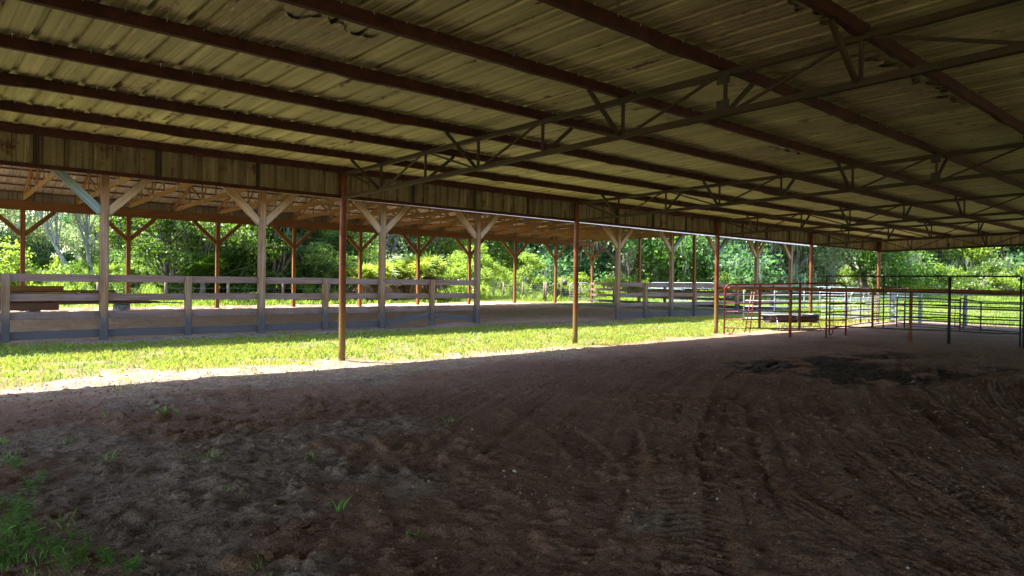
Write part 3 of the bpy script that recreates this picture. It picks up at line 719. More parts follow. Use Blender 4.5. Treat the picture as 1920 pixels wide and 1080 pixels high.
# ------------------------------------------------------------------ wire fence behind the arena
def wirefence(pts, label, h=1.3, tops=None, nw=4):
    ro = empty('wire_fence', (pts[0][0], pts[0][1], 0), label, 'fence', 'old wire fences behind the arena')
    T = []
    for i, (x, y) in enumerate(pts):
        g = hz(x, y); hh = h+random.uniform(-.12, .15); lx = random.uniform(-.05, .05)
        if tops: hh = tops[i]
        part('post', MB().tube([(x, y, g-.1), (x+lx*.5, y, g+hh*.5), (x+lx, y, g+hh)], [.085, .08, .07], 9, True, .1), M['oldpost'], ro); T.append((x, y, g))
    for k in range(nw):
        z = .2+k*(h-.3)/(nw-1); mb = MB()
        mb.tube([(x, y-.09, g+z) for x, y, g in T], .006, 4, False); part('wire', mb, M['wirem'], ro)
    if nw > 4:
        mb = MB()
        for (x, y, g), (x2, y2, g2) in zip(T[:-1], T[1:]):
            L = math.hypot(x2-x, y2-y)
            for i in range(1, int(L/.3)): f = i/int(L/.3); mb.tube([(x+(x2-x)*f, y+(y2-y)*f-.09, g+.1), (x+(x2-x)*f, y+(y2-y)*f-.09, g+h-.1)], .004, 4, False)
        part('wire', mb, M['wirem'], ro)
wirefence([(-5+3.3*i, 41.4+.3*math.sin(i*1.7)) for i in range(11)], 'old cedar post wire fence along the thicket behind the arena')
wirefence([(39.0, 39.6), (40.0, 43.2), (41.0, 46.8), (42.5, 52)], 'wire fence of leaning posts running off into the meadow', 1.55, None, 7)
wirefence([(33.5, 41.3), (39.0, 39.4), (43.3, 40.8), (43.9, 40.2)], 'square mesh fence along bright grass between palms and gates', 1.6, None, 8)
bk = empty('feed_bucket', (41.9, 40.3, 0), 'black rubber bucket hung on a mesh fence post at the back corner', 'bucket')
part('bucket_body', MB().tube([(41.9, 40.1, 1.25), (41.9, 40.1, 1.7)], [.16, .24], 14), M['poly'], bk)
part('handle', MB().tube([(41.9+.23*math.cos(u), 40.1, 1.7+.2*math.sin(u)) for u in np.linspace(0, math.pi, 8)], .012, 6), M['wirem'], bk)
part('hook', MB().tube([(41.9, 40.1, 1.88), (41.9, 40.35, 1.95), (41.9, 40.42, 1.8)], .012, 6), M['wirem'], bk)
part('post', MB().tube([(41.9, 40.5, -.1), (41.9, 40.5, 2.0)], .06, 8), M['oldpost'], bk)

# ------------------------------------------------------------------ vegetation
def leaves(name, C, size, v, r, asp=.55, flat=.0):
    n = len(C); u = r.normal(size=(n, 3)); u[:, 2] *= (1-flat); u /= np.linalg.norm(u, axis=1)[:, None]
    w_ = r.normal(size=(n, 3)); w_[:, 2] *= (1-flat*.7); w_ -= (w_*u).sum(1)[:, None]*u; w_ /= np.linalg.norm(w_, axis=1)[:, None]
    s = size[:, None]; V = np.stack([C-u*s*.5, C+w_*s*asp*.5, C+u*s*.5, C-w_*s*asp*.5], 1).reshape(-1, 3)
    return npmesh(name, V, np.arange(n*4).reshape(n, 4), 4, {'v': np.repeat(v, 4)})
def strands(name, C, L, W, r, sway=.12):
    n = len(C); a = r.uniform(0, 6.28, n); dx = np.stack([np.cos(a), np.sin(a), a*0], 1); seg = 3; V = []
    off = np.zeros((n, 3))
    for k in range(seg+1):
        t = k/seg; p = C+off; p = p-np.array([0, 0, 1])*L[:, None]*t; wd = (W*(1-t)*.9+W*.1)[:, None]
        V += [p-dx*wd*.5, p+dx*wd*.5]; off = off+r.normal(size=(n, 3))*np.array([1, 1, 0])*sway*L[:, None]/seg
    V = np.stack(V, 1); m = V.shape[1]; base = np.arange(n)[:, None]*m
    F = np.concatenate([base+np.array([2*k, 2*k+1, 2*k+3, 2*k+2]) for k in range(seg)], 0)
    return npmesh(name, V.reshape(-1, 3), F, 4, {'v': np.repeat(r.random(n), m)})
def tree_proto(seed, H, CR, tr, n_leaf, ls, lowest, lean=(0, 0), stems=1, moss=0, bark='bark', leaf='leafA', nclump=26, open_=.4, name='oak_tree'):
    r = np.random.default_rng(seed); rr = random.Random(seed)
    ro = empty(name, (0, 0, 0), None, None)
    tb = MB(); tips = []
    for s in range(stems):
        a0 = rr.uniform(0, 6.28); ln = np.array([lean[0]+(rr.uniform(-.25, .25) if stems > 1 else 0), lean[1]+(rr.uniform(-.25, .25) if stems > 1 else 0)])
        pts = []; rad = []; p = np.array([rr.uniform(-.3, .3)*(stems > 1), rr.uniform(-.3, .3)*(stems > 1), -.2]); hh = H*rr.uniform(.55, .72)
        for i in range(8):
            t = i/7; pts.append(tuple(p)); rad.append(tr*(1.35-.35*min(1, t*5))*(1-.72*t)/(1 if stems == 1 else 1.3))
            p = p+np.array([ln[0]*hh/7+rr.uniform(-.12, .12)*hh/10, ln[1]*hh/7+rr.uniform(-.12, .12)*hh/10, hh/7])
        tb.tube(pts, rad, 9, True, .08); tips.append((pts, rad))
    clumps = []
    for k in range(nclump):
        pts, rad = tips[k % stems]; i = rr.randint(2, 7); P0 = np.array(pts[i]); ang = k*2.4+rr.uniform(-.4, .4)
        zt = lowest+(H-lowest)*(((k*.618) % 1)**.8); rel = (zt-lowest)/(H-lowest); R_ = CR*(.45+.75*math.sqrt(max(0, 1-(2*rel-.75)**2*.62)))*rr.uniform(.35, 1.0)
        c = np.array([pts[4][0]+math.cos(ang)*R_, pts[4][1]+math.sin(ang)*R_, zt]); rc = CR*rr.uniform(.22, .38); clumps.append((c, rc))
        if zt > lowest+.1*H or rr.random() < .5:
            mid = (P0+c)/2+np.array([0, 0, rr.uniform(-.05, .12)*H]); tb.tube([tuple(P0), tuple((P0+mid)/2+r.normal(size=3)*.08), tuple(mid), tuple((mid+c)/2+r.normal(size=3)*.15), tuple(c)], [rad[i]*.55, rad[i]*.4, rad[i]*.28, rad[i]*.16, .015], 5, False)
    part('trunk', tb, M[bark], ro)
    w_ = np.array([c[1]**2 for c in clumps]); ci = r.choice(len(clumps), n_leaf, p=w_/w_.sum())
    C0 = np.array([c[0] for c in clumps])[ci]; RC = np.array([c[1] for c in clumps])[ci]
    d = r.normal(size=(n_leaf, 3)); d /= np.linalg.norm(d, axis=1)[:, None]; rad_ = r.random(n_leaf)**open_
    # sub-clustering into twigs
    C = C0+d*(rad_*RC)[:, None]*np.array([1, 1, .75]); tw = C0+np.round((C-C0)/.45)*.45; C = C*.55+tw*.45+r.normal(size=C.shape)*.07
    C[:, 2] = np.maximum(C[:, 2], .1+.2*r.random(n_leaf))
    part('crown', leaves('crown', C, ls*r.uniform(.6, 1.35, n_leaf), np.clip(r.random(n_leaf)*.75+.25*(_h(ci*1., ci*0., 3)), 0, 1), r), M[leaf], ro)
    if moss:
        nm = moss; ii = r.choice(n_leaf, nm//14); A = C[ii]; A = np.repeat(A, 14, 0)+r.normal(size=(len(A)*14, 3))*np.array([.28, .28, .15])
        part('hanging_moss', strands('hanging_moss', A, r.uniform(.4, 1.9, len(A)), r.uniform(.04, .11, len(A)), r), M['moss'], ro)
    return ro
def place(proto, used, x, y, rz, sc, label, cat, group, sz=1.):
    o = proto if proto.name not in used else copy_tree(proto)
    used.add(proto.name)
    o.location = (x, y, hz(x, y)); o.rotation_euler = (0, 0, rz); o.scale = (sc, sc, sc*sz); tag(o, label, cat, group); return o
used = set()
def pol(az, d): return d*math.cos(R(az)), d*math.sin(R(az))
oakM = tree_proto(11, 15, 8, .55, 15000, .42, 1.6, (.05, 0), 1, 1800, 'bark', 'leafA', 34)
oakC = tree_proto(12, 16, 8.5, .6, 15000, .42, 1.0, (-.06, .03), 1, 900, 'bark', 'leafC', 34)
oakE = tree_proto(13, 13, 7.5, .45, 14000, .38, 1.2, (.1, .05), 2, 2600, 'bark', 'leafE', 30, name='moss_tree')
oakB = tree_proto(14, 12, 6.5, .4, 14000, .34, .6, (0, .05), 2, 500, 'bark', 'leafB', 30, name='broadleaf_tree')
kinds = [oakM, oakC, oakE, oakB]
words = ['mid green mossy oak', 'dark blue green oak', 'pale tree draped in moss', 'bright yellow green tree']
# far treeline: azimuth, distance, prototype, scale
far = [(88, 78, 1, .8), (84.5, 74, 2, .7), (82, 96, 2, .75), (79.5, 100, 2, .7), (77, 104, 2, .75), (74, 88, 0, 1.), (71, 100, 3, 1.1), (67.5, 96, 1, 1.1), (64, 84, 0, 1.), (61.5, 88, 2, 1.05),
       (58.8, 80, 2, 1.), (56.3, 92, 0, 1.1), (53.7, 82, 1, 1.), (51, 92, 1, 1.1), (48.6, 84, 3, 1.), (46, 90, 0, 1.), (43.6, 82, 2, 1.), (41, 78, 1, 1.05), (38.6, 74, 0, 1.), (36, 82, 3, 1.),
       (33.8, 76, 1, 1.1), (31.2, 74, 1, 1.1), (28.6, 80, 2, 1.), (26.2, 78, 1, 1.0), (23.8, 84, 2, 1.), (21.4, 92, 0, 1.), (19.0, 98, 3, 1.1), (16.8, 104, 2, 1.1), (14.6, 104, 2, 1.15), (12.2, 108, 1, 1.2), (9.6, 104, 0, 1.2), (6.5, 100, 1, 1.2)]
order = ['behind the left end of the arena', 'behind the thicket', 'behind the palms', 'behind the arena gap', 'behind the orange end fence', 'behind the pens', 'beyond the meadow at the right']
import collections
cnt = collections.Counter()
def nth(k):
    o = 'first second third fourth fifth sixth seventh eighth ninth tenth eleventh twelfth thirteenth fourteenth fifteenth sixteenth seventeenth eighteenth nineteenth'.split()
    t = {20: 'twent', 30: 'thirt', 40: 'fort'}; k += 1
    return o[k-1] if k < 20 else t[k//10*10]+'ieth' if k % 10 == 0 else t[k//10*10]+'y '+o[k % 10-1]
ORD = ['leftmost', 'second from left', 'third from left', 'fourth from left', 'fifth from left', 'sixth from left', 'seventh from left', 'eighth from left', 'ninth from left', 'tenth from left']
for i, (az, d, k, sc) in enumerate(far):
    x, y = pol(az, d)
    where = order[0 if az > 76 else 1 if az > 64 else 2 if az > 53 else 3 if az > 44 else 4 if az > 35 else 5 if az > 24 else 6]
    lb = words[k]+' '+where; cnt[lb] += 1
    tot = sum(1 for q in far if q[2] == k and order[0 if q[0] > 76 else 1 if q[0] > 64 else 2 if q[0] > 53 else 3 if q[0] > 44 else 4 if q[0] > 35 else 5 if q[0] > 24 else 6] == where)
    place(kinds[k], used, x, y, i*1.7, sc, lb+(', '+ORD[cnt[lb]-1] if tot > 1 else ''), 'tree', 'treeline across the meadow')
# second row further back closes the gaps
for i in range(3, 22):
    az = 90-i*4.0; x, y = pol(az, 128+9*math.sin(i*2.1)); k = i % 3
    place(kinds[k], used, x, y, i*2.3+1, 1.35, 'woodland tree in gaps behind the nearer treeline, '+nth(i-3)+' from left', 'tree', 'back row of the woods', 1.1)
# leaning pale trunk and its neighbour at the left
leanT = tree_proto(31, 15, 4.5, .17, 9000, .26, 8.0, (-.36, .32), 1, 500, 'palebark', 'leafB', 20, name='leaning_tree')
x, y = pol(80.1, 66); place(leanT, used, x, y, 0, 1.05, 'pale trunk leaning sharply to the left, seen over the lumber stack', 'tree', None)
upT = tree_proto(32, 14, 4.5, .18, 8000, .26, 7.5, (-.08, .07), 1, 400, 'palebark', 'leafB', 20, name='slender_tree')
x, y = pol(79.2, 70); place(upT, used, x, y, 0, 1.0, 'upright grey trunk just right of the leaning trunk', 'tree', None)
darkT = tree_proto(33, 9, 4, .5, 9000, .3, 2.2, (0, .0), 1, 300, 'bark', 'leafC', 18, name='oak_tree')
x, y = pol(81.9, 78); place(darkT, used, x, y, 0, .6, 'small dark oak with thick trunk left of the leaning trunk', 'tree', None)
edgeT = tree_proto(34, 9, 3.4, .25, 15000, .2, .7, (0, 0), 2, 0, 'bark', 'leafB', 26, name='maple_tree')
x, y = pol(87.0, 46); place(edgeT, used, x, y, 0, .9, 'leafy bright green tree at the left edge of the photo', 'tree', None)
# thicket behind the arena
th1 = tree_proto(41, 8.5, 3.2, .17, 24000, .17, .4, (-.1, 0), 4, 0, 'bark', 'leafD', 34, .6, 'thicket_tree')
th2 = tree_proto(42, 8, 3.0, .15, 24000, .16, .6, (-.22, 0), 4, 0, 'bark', 'leafD', 34, .6, 'thicket_tree')
TW = 'thicket trees behind the arena'
for i, (x, y, p, sc, lb) in enumerate([(13.0, 46.4, th1, .85, 'multi stemmed thicket tree at the open left end of the thicket'),
      (14.8, 46.6, th2, 1.0, 'thicket tree with a brown tinged crown above the lone cedar post'), (16.6, 47.4, th1, 1.05, 'thicket tree behind the spiky palm'),
      (18.2, 45.6, th2, 1.1, 'thicket tree of dark leaning stems right of the spiky palm'), (20.6, 46.6, th1, 1.1, 'dense dark thicket tree in the middle of the thicket, behind two shelter posts'),
      (22.3, 45.8, th2, .95, 'thicket tree just left of the first rusted pole'), (25.4, 48.5, th1, .8, 'last thicket tree at its right end')]):
    place(p, used, x, y, i*1.3, sc, lb, 'tree', TW)
for i, (x, y, p, sc, lb) in enumerate([(15.0, 50.5, th2, 1.1, 'deep shaded tree in the back of the thicket at its left'), (17.2, 51, th1, 1.15, 'deep shaded tree in the back of the thicket behind the spiky palm'), (19.2, 50, th2, 1.2, 'deep shaded tree in the back of the thicket near its middle'),
      (21.2, 50.5, th1, 1.2, 'deep shaded tree in the back of the thicket right of its middle'), (23.4, 50, th2, 1.1, 'deep shaded tree in the back of the thicket at its right'), (18.8, 44.3, th1, .9, 'dark bushy thicket tree closest to the wire fence')]):
    place(p, used, x, y, i*1.9+.5, sc, lb, 'tree', TW)
# shrubs
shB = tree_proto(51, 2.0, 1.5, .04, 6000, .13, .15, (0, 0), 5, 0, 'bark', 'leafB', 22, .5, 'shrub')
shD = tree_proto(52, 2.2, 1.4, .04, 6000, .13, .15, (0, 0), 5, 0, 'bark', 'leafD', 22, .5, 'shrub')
sp = tree_proto(53, 4.6, 1.8, .06, 9000, .14, 1.2, (0, 0), 3, 0, 'palebark', 'leafB', 22, .5, 'sapling')
SB = 'shrubs along the wire fence'
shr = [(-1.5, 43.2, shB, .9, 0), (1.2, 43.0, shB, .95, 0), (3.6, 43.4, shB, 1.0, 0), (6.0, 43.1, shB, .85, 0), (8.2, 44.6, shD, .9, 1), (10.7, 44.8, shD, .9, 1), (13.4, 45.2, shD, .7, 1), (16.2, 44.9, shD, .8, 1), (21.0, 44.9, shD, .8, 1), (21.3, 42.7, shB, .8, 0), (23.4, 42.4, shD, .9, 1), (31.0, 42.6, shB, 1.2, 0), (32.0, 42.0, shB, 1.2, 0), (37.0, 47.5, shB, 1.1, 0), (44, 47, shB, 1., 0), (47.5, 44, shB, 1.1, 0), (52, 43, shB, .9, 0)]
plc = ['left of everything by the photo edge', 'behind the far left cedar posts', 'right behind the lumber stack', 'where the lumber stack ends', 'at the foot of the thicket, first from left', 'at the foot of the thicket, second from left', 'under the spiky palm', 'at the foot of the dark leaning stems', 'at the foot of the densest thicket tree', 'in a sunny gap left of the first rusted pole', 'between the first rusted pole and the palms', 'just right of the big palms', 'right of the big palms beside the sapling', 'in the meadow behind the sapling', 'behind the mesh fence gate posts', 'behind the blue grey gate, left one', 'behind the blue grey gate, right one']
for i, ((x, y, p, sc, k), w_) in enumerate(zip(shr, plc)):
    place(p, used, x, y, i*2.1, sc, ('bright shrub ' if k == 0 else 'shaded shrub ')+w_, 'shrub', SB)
SP = 'young saplings by the mesh fence'
for i, (x, y, sc, w_) in enumerate([(34.6, 43.0, .9, 'tallest sapling, standing right of the palms'), (37.4, 44.2, .75, 'shorter sapling further right in the sunny grass'), (42.2, 45.5, .85, 'sapling behind the mesh fence gate posts')]):
    place(sp, used, x, y, i*1.9, sc, 'yellow green '+w_, 'sapling', SP)
# undergrowth at the foot of the far woods
ub = [(92-i*2.35) for i in range(36)]
for i, az in enumerate(ub):
    d = 70+6*math.sin(i*1.9) if az > 30 else 92+5*math.sin(i*1.3)
    x, y = pol(az, d); place([shB, shD, shB, shD][i % 4], used, x, y, i*1.1, .7 if az > 76 else 1.1 if az > 30 else 1.6, 'low bush at the foot of the far woods, '+nth(i)+' from left', 'bush', 'low bushes at the foot of the far woods')

def palm_mesh(seed, n, rad, h0, droop, dead=False):
    r = np.random.default_rng(seed); V = []; F = []; vv = []; k = 0
    for f in range(n):
        a = r.uniform(0, 6.28); el = r.uniform(.35, 1.45) if not dead else r.uniform(-1.1, -.1); L = rad*r.uniform(.5, .8)
        base = np.array([0, 0, h0]); d = np.array([math.cos(a)*math.cos(el), math.sin(a)*math.cos(el), math.sin(el)])
        hub = base+d*L*(.7 if not dead else .35); sd_ = np.cross(d, [0, 0, 1.]); sd_ /= np.linalg.norm(sd_)+1e-6; up_ = np.cross(sd_, d)
        # stalk
        w_ = .02; V += [base-sd_*w_, base+sd_*w_, hub+sd_*w_, hub-sd_*w_]; F.append((k, k+1, k+2, k+3)); vv += [.3]*4; k += 4
        nl = 16
        for j in range(nl):
            th = (j/(nl-1)-.5)*4.2; dd = d*math.cos(th)+sd_*math.sin(th)*1.0+up_*r.uniform(-.1, .15); dd /= np.linalg.norm(dd); ll = rad*.55*(1-.25*abs(th)/2.1)*r.uniform(.85, 1.1)
            s2 = np.cross(dd, up_); s2 /= np.linalg.norm(s2)+1e-6; m = hub+dd*ll*.55; e = hub+dd*ll-np.array([0, 0, 1])*droop*ll; w_ = rad*.03
            V += [hub, m-s2*w_, e, m+s2*w_]; F.append((k, k+1, k+2, k+3)); q = r.random()*.6+.2; vv += [q]*4; k += 4
    return npmesh('fronds', np.array(V), np.array(F), 4, {'v': np.array(vv)})
def palm(x, y, h0, rad, seed, label, dead=True, dark=False):
    g = hz(x, y); ro = empty('palm_tree', (x, y, g), label, 'palm', 'fan palms behind the arena')
    part('trunk', MB().tube([(x, y, g-.1), (x+.05, y, g+h0*.6), (x, y, g+h0)], [.2, .17, .15], 9, True, .12), M['bark'], ro)
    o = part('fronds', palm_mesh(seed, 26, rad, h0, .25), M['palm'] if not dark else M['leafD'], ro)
    if dead: part('dead_fronds', palm_mesh(seed+1, 26, rad*.85, h0, .5, True), M['deadpalm'], ro)
palm(14.2, 43.9, 1.5, 1.9, 61, 'dark spiky fan palm in the shade of the thicket', False, True)
for i, (x, y, h0, rd, lb) in enumerate([(23.6, 41.2, 1.0, 1.5, 'low sunlit fan palm at the left end of the palm row'), (25.0, 41.3, 1.1, 1.6, 'sunlit fan palm, second from left in the palm row'), (26.3, 41.9, 1.0, 1.5, 'fan palm third from left, behind a shelter post'),
        (27.8, 41.2, 1.5, 1.8, 'tall yellow fan palm with a thick brown skirt of dead fronds'), (29.2, 41.4, 1.6, 1.7, 'tallest fan palm, at the right of the palm row'), (28.4, 42.8, 1.3, 1.6, 'fan palm standing behind the two tallest palms')]):
    palm(x, y, h0+.25, rd*1.2, 70+i*3, lb)

# ------------------------------------------------------------------ grass, straw, clods
def blades(name, x, y, n, hmin, hmax, wd, r, mat, lean=.6, clump=.05, per=5, hl=None):
    N = len(x); X = np.repeat(x, per)+r.normal(size=N*per)*clump; Y = np.repeat(y, per)+r.normal(size=N*per)*clump
    H = r.uniform(hmin, hmax, N*per)
    if hl is not None: H = H*np.repeat(hl, per)
    Z = height(X, Y)-.005; a = r.uniform(0, 6.28, N*per); lx = np.cos(a)*H*lean*r.random(N*per); ly = np.sin(a)*H*lean*r.random(N*per)
    b = r.uniform(0, 6.28, N*per); W = wd*r.uniform(.6, 1.3, N*per)
    if hl is not None: W = W*np.repeat(hl, per)
    bx, by = np.cos(b)*W, np.sin(b)*W
    B = np.stack([X, Y, Z], 1); S1 = np.stack([bx, by, bx*0], 1)
    mid = B+np.stack([lx*.35, ly*.35, H*.6], 1); tip = B+np.stack([lx, ly, H], 1)
    V = np.stack([B-S1*.5, B+S1*.5, mid+S1*.42, tip, mid-S1*.42], 1).reshape(-1, 3)
    k = N*per; base = np.arange(k)[:, None]*5
    return npmesh(name, V, base+np.arange(5)[None], 5, {'v': np.repeat(np.clip(np.repeat(r.random(N), per)*.5+r.random(k)*.5, 0, 1), 5)})
r = np.random.default_rng(5)
def scatter(n, x0, x1, y0, y1, pw=1., thr=0.):
    x = r.uniform(x0, x1, n); y = r.uniform(y0, y1, n); g, s, m, d = zones(x, y)
    p = np.clip(g-thr, 0, 1)**pw; k = r.random(n) < p; return x[k], y[k]
x, y = scatter(60000, -2, 26, 10.6, 18.6, 1.3)
dn = ss(.38, .58, fbm(x*1.1, y*1.1, 3, 101)); k = r.random(len(x)) < .08+.92*dn; x, y = x[k], y[k]
xs_ = r.uniform(-1, 15, 2600); ys_ = r.uniform(9.2, 11.6, 2600); k = r.random(2600) < (.04+.5*ss(9.6, 11.4, ys_))*ss(.40, .62, fbm(xs_*1.4, ys_*1.4, 3, 151)); x = np.concatenate([x, xs_[k]]); y = np.concatenate([y, ys_[k]])
g = solo('grass', blades('grass', x, y, 0, .015, .075, .009, r, 'grass', 1.1, .05, 5), M['grass']); tag(g, 'short sunlit grass in the strip between barn and arena', 'grass', None, 'stuff')
x, y = scatter(15000, 24, 40, 11, 18.8, 1.2); g = solo('grass', blades('grass', x, y, 0, .05, .12, .025, r, 'grass', .9, .08, 4), M['grass']); tag(g, 'short grass behind the pens beyond the third pole', 'grass', None, 'stuff')
x, y = scatter(3600, -2, 24, 11.0, 18.4, 1.0); g = solo('clover_weeds', blades('clover_weeds', x, y, 0, .03, .10, .024, r, 'meadow', 1.3, .05, 7), M['meadow']); tag(g, 'broad leaved weeds and clumps in the sunlit grass strip', 'weeds', None, 'stuff')
# meadow beyond: clumps grow with distance
n = 120000; az = np.radians(r.uniform(5, 95, n)); d = 34+r.random(n)**1.4*80; x = d*np.cos(az); y = d*np.sin(az)
gz, s_, m_, d_ = zones(x, y); k = (gz > .35) & ((y > 38.5) | (x > 31.5)); x, y, d = x[k], y[k], d[k]
inside = (x < 42+.19*(y-18)) & (y < 38) & (x < 41+.19*(y-18.5)) & (y > 18); x, y, d = x[~inside], y[~inside], d[~inside]
lush = .5+1.0*ss(.4, .7, fbm(x*.2, y*.2, 3, 111)); hl = (.8+(d-34)/60)*lush
hl = hl*np.where((y > 41.8) & (x < 45), 1.5, .75)
g = solo('meadow_grass', blades('meadow_grass', x, y, 0, .12, .34, .05, r, 'meadow', .8, .16, 3, hl), M['meadow']); tag(g, 'bright green meadow grass beyond the barns', 'grass', None, 'stuff')
# thin sprouts on the barn floor as individual tufts
tufts = [(2.29, 8.24), (2.4, 8.16), (1.76, 8.46), (1.22, 7.3), (1.37, 6.46), (2.67, 5.41), (4.49, 5.96), (2.24, 4.15), (2.32, 3.45), (.79, 7.65), (.76, 6.95), (1.46, 3.56), (3.6, 8.9), (4.6, 9.3), (5.4, 9.6), (5.9, 9.4), (6.6, 9.7), (3.0, 9.5), (7.6, 9.9), (2.0, 5.9), (1.78, 4.9), (8.6, 10.1), (6.3, 10.2), (4.0, 10.0)]
tufts.sort(key=lambda q: -math.atan2(q[1], q[0]))
for i, (tx, ty) in enumerate(tufts):
    q = blades('blades', np.array([0.]), np.array([0.]), 0, .03, .11 if ty < 8.3 else .07, .009, r, 'weed', 1.2, .05, 16)
    co = np.empty(len(q.vertices)*3, np.float32); q.vertices.foreach_get('co', co); co = co.reshape(-1, 3); co[:, 2] -= hz(0, 0)-.0; q.vertices.foreach_set('co', co.ravel())
    o = solo('grass_tuft', q, M['weed'], (tx, ty, hz(tx, ty))); tag(o, 'small green sprout on the bare barn floor, '+nth(i)+' from left', 'weed', 'green sprouts on the barn floor')
def weed(x, y, h, n, seed, label, leafl=.055):
    r2 = np.random.default_rng(seed); g = hz(x, y); ro = empty('weed_plant', (x, y, g), label, 'weed', 'leafy weeds in the lower left corner')
    st_ = MB(); V = []; vv = []
    for k in range(n):
        a = r2.uniform(0, 6.28); L = h*r2.uniform(.6, 1.1); le = r2.uniform(.2, .8)
        p0 = np.array([x+r2.normal()*.03, y+r2.normal()*.03, g-.01]); p1 = p0+np.array([math.cos(a)*le*L*.4, math.sin(a)*le*L*.4, L*.6]); p2 = p0+np.array([math.cos(a)*le*L, math.sin(a)*le*L, L])
        st_.tube([tuple(p0), tuple(p1), tuple(p2)], [.0028, .0022, .0012], 5, False)
        for j in range(9):
            t = .25+.75*j/8; c = (p0*(1-t)**2+2*t*(1-t)*p1+t*t*p2); b = a+j*2.4; dd = np.array([math.cos(b), math.sin(b), r2.uniform(.1, .7)]); dd /= np.linalg.norm(dd)
            sv = np.cross(dd, [0, 0, 1]); sv /= np.linalg.norm(sv); l = leafl*r2.uniform(.6, 1.3); w_ = l*.2
            V += [c, c+dd*l*.35-sv*w_, c+dd*l*.75-sv*w_*.8-np.array([0, 0, .1*l]), c+dd*l-np.array([0, 0, .25*l]), c+dd*l*.75+sv*w_*.8-np.array([0, 0, .1*l]), c+dd*l*.35+sv*w_]; q = r2.random(); vv += [q]*6
    part('stem', st_, M['weed'], ro)
    V = np.array(V)-np.array([x, y, g]); part('foliage', npmesh('foliage', V, np.arange(len(V)).reshape(-1, 6), 6, {'v': np.array(vv)}), M['weed'], ro)
wl = [(.50, 4.86, .20, 9, 'leafy weed clump touching the left photo edge'), (.62, 5.2, .15, 7, 'leafy weed clump furthest back beside the left edge'), (.47, 4.5, .20, 9, 'big leafy weed clump nearest the lower left corner'), (.70, 4.42, .12, 6, 'low leafy weed right of the corner clump'), (.60, 4.65, .14, 7, 'leafy weed in the middle of the corner clumps'),
      (.84, 4.02, .11, 5, 'small weed at the bottom edge, third from the left corner'), (.95, 3.88, .07, 4, 'spreading weed at the bottom edge, furthest right'), (.72, 4.12, .13, 6, 'weed at the bottom edge next to the corner'), (.78, 5.9, .12, 6, 'lone weed halfway up the left edge'), (.74, 6.6, .12, 6, 'lone weed high on the left edge, in thin grass')]
for i, (a, b, h, n, lb) in enumerate(wl): weed(a, b, h, n, 90+i, lb)
xx = r.normal(.42, .2, 90); yy = r.normal(4.6, .6, 90); g = solo('grass', blades('grass', xx, yy, 0, .02, .09, .005, r, 'weed', 1.0, .03, 6), M['weed']); tag(g, 'thin green grass among the weeds in the lower left corner', 'grass', None, 'stuff')
# straw
n = 5000; x = r.uniform(-1, 16, n); y = r.uniform(1, 12.8, n); k = r.random(n) < .12+.5*ss(.5, .7, fbm(x*.7, y*.7, 3, 131))+.7*ss(8.5, 10.5, y); x, y = x[k], y[k]; n = len(x)
a = r.uniform(0, 6.28, n); L = r.uniform(.01, .07, n); z = height(x, y)+.004; dx = np.stack([np.cos(a)*L, np.sin(a)*L, r.uniform(-.1, .3, n)*L], 1); sd_ = np.stack([-np.sin(a), np.cos(a), a*0], 1)*.0016
B = np.stack([x, y, z], 1); V = np.stack([B-sd_, B+sd_, B+dx+sd_, B+dx-sd_], 1).reshape(-1, 3)
g = solo('straw', npmesh('straw', V, np.arange(n*4).reshape(n, 4), 4, {'v': np.repeat(r.random(n), 4)}), M['straw']); tag(g, 'scattered straw bits on the barn floor', 'straw', None, 'stuff')
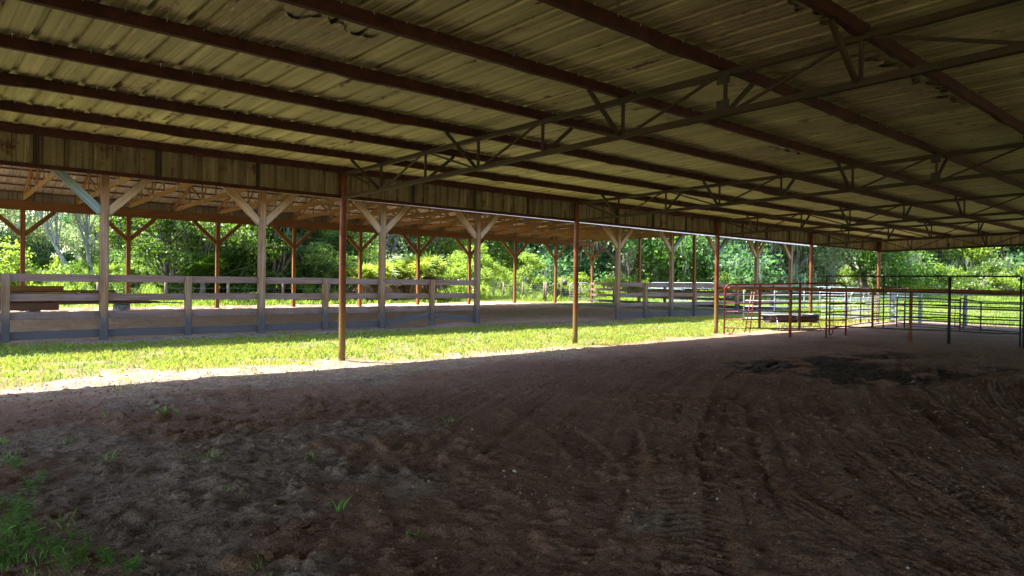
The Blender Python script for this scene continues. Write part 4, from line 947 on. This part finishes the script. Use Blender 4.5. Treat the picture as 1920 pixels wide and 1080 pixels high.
# clods and pebbles (icosahedra squashed and jittered)
ph = (1+5**.5)/2; ico = np.array([(-1, ph, 0), (1, ph, 0), (-1, -ph, 0), (1, -ph, 0), (0, -1, ph), (0, 1, ph), (0, -1, -ph), (0, 1, -ph), (ph, 0, -1), (ph, 0, 1), (-ph, 0, -1), (-ph, 0, 1)])/1.9
icf = np.array([(0, 11, 5), (0, 5, 1), (0, 1, 7), (0, 7, 10), (0, 10, 11), (1, 5, 9), (5, 11, 4), (11, 10, 2), (10, 7, 6), (7, 1, 8), (3, 9, 4), (3, 4, 2), (3, 2, 6), (3, 6, 8), (3, 8, 9), (4, 9, 5), (2, 4, 11), (6, 2, 10), (8, 6, 7), (9, 8, 1)])
def rocks(name, x, y, s, r, attrs=True):
    n = len(x); V = ico[None]*(1+r.uniform(-.28, .28, (n, 12, 3)))*s[:, None, None]*r.uniform(.6, 1.1, (n, 1, 3))
    V = V+np.stack([x, y, height(x, y)+s*.25], 1)[:, None]; F = (np.arange(n)[:, None, None]*12+icf[None]).reshape(-1, 3)
    g_, s_, m_, d_ = zones(x, y)
    return npmesh(name, V.reshape(-1, 3), F, 3, {'zg': np.repeat(g_*0, 12), 'zs': np.repeat(s_, 12), 'zm': np.repeat(m_, 12), 'zd': np.repeat(d_, 12)})
n = 34000; x = r.uniform(-.6, 16, n); y = r.uniform(.8, 12.9, n)
pr = .18+.9*ss(.5, .68, fbm(x*.9, y*.9, 3, 141))+.5*zones(x, y)[2]+.25*(1-ss(1.5, 4.5, x-.35*y)); k = r.random(n) < pr; x, y = x[k], y[k]
g = solo('soil_clods', rocks('soil_clods', x, y, .003+.016*r.random(len(x))**3.5, r), M['clod']); tag(g, 'loose crumbs and clods of brown soil on the barn floor', 'soil', None, 'stuff')
n = 1700; x = r.uniform(1, 13, n); y = r.uniform(1, 9.5, n)
g = solo('pebbles', rocks('pebbles', x, y, .0022+.008*r.random(n)**4, r), M['stone']); tag(g, 'tiny pale pebbles scattered over the barn floor', 'pebbles', None, 'stuff')
for i, (a, b, s, lb) in enumerate([(4.34, 5.4, .022, 'pale lone stone in the middle of the barn floor'), (3.69, 4.05, .02, 'white stone with a grey one close to the bottom centre'), (3.62, 4.1, .016, 'grey stone lying against the white stone'), (1.46, 3.6, .035, 'rusty brown flat stone near the bottom edge')]):
    q = rocks('stone', np.array([a]), np.array([b]), np.array([s]), r); o = solo('stone', q, M['stone'] if i < 3 else M['purlin']); tag(o, lb, 'stone', 'loose stones on the barn floor')
    co = np.empty(len(q.vertices)*3, np.float32); q.vertices.foreach_get('co', co); co = co.reshape(-1, 3); L = np.array([a, b, hz(a, b)]); co -= L; q.vertices.foreach_set('co', co.ravel()); o.location = L
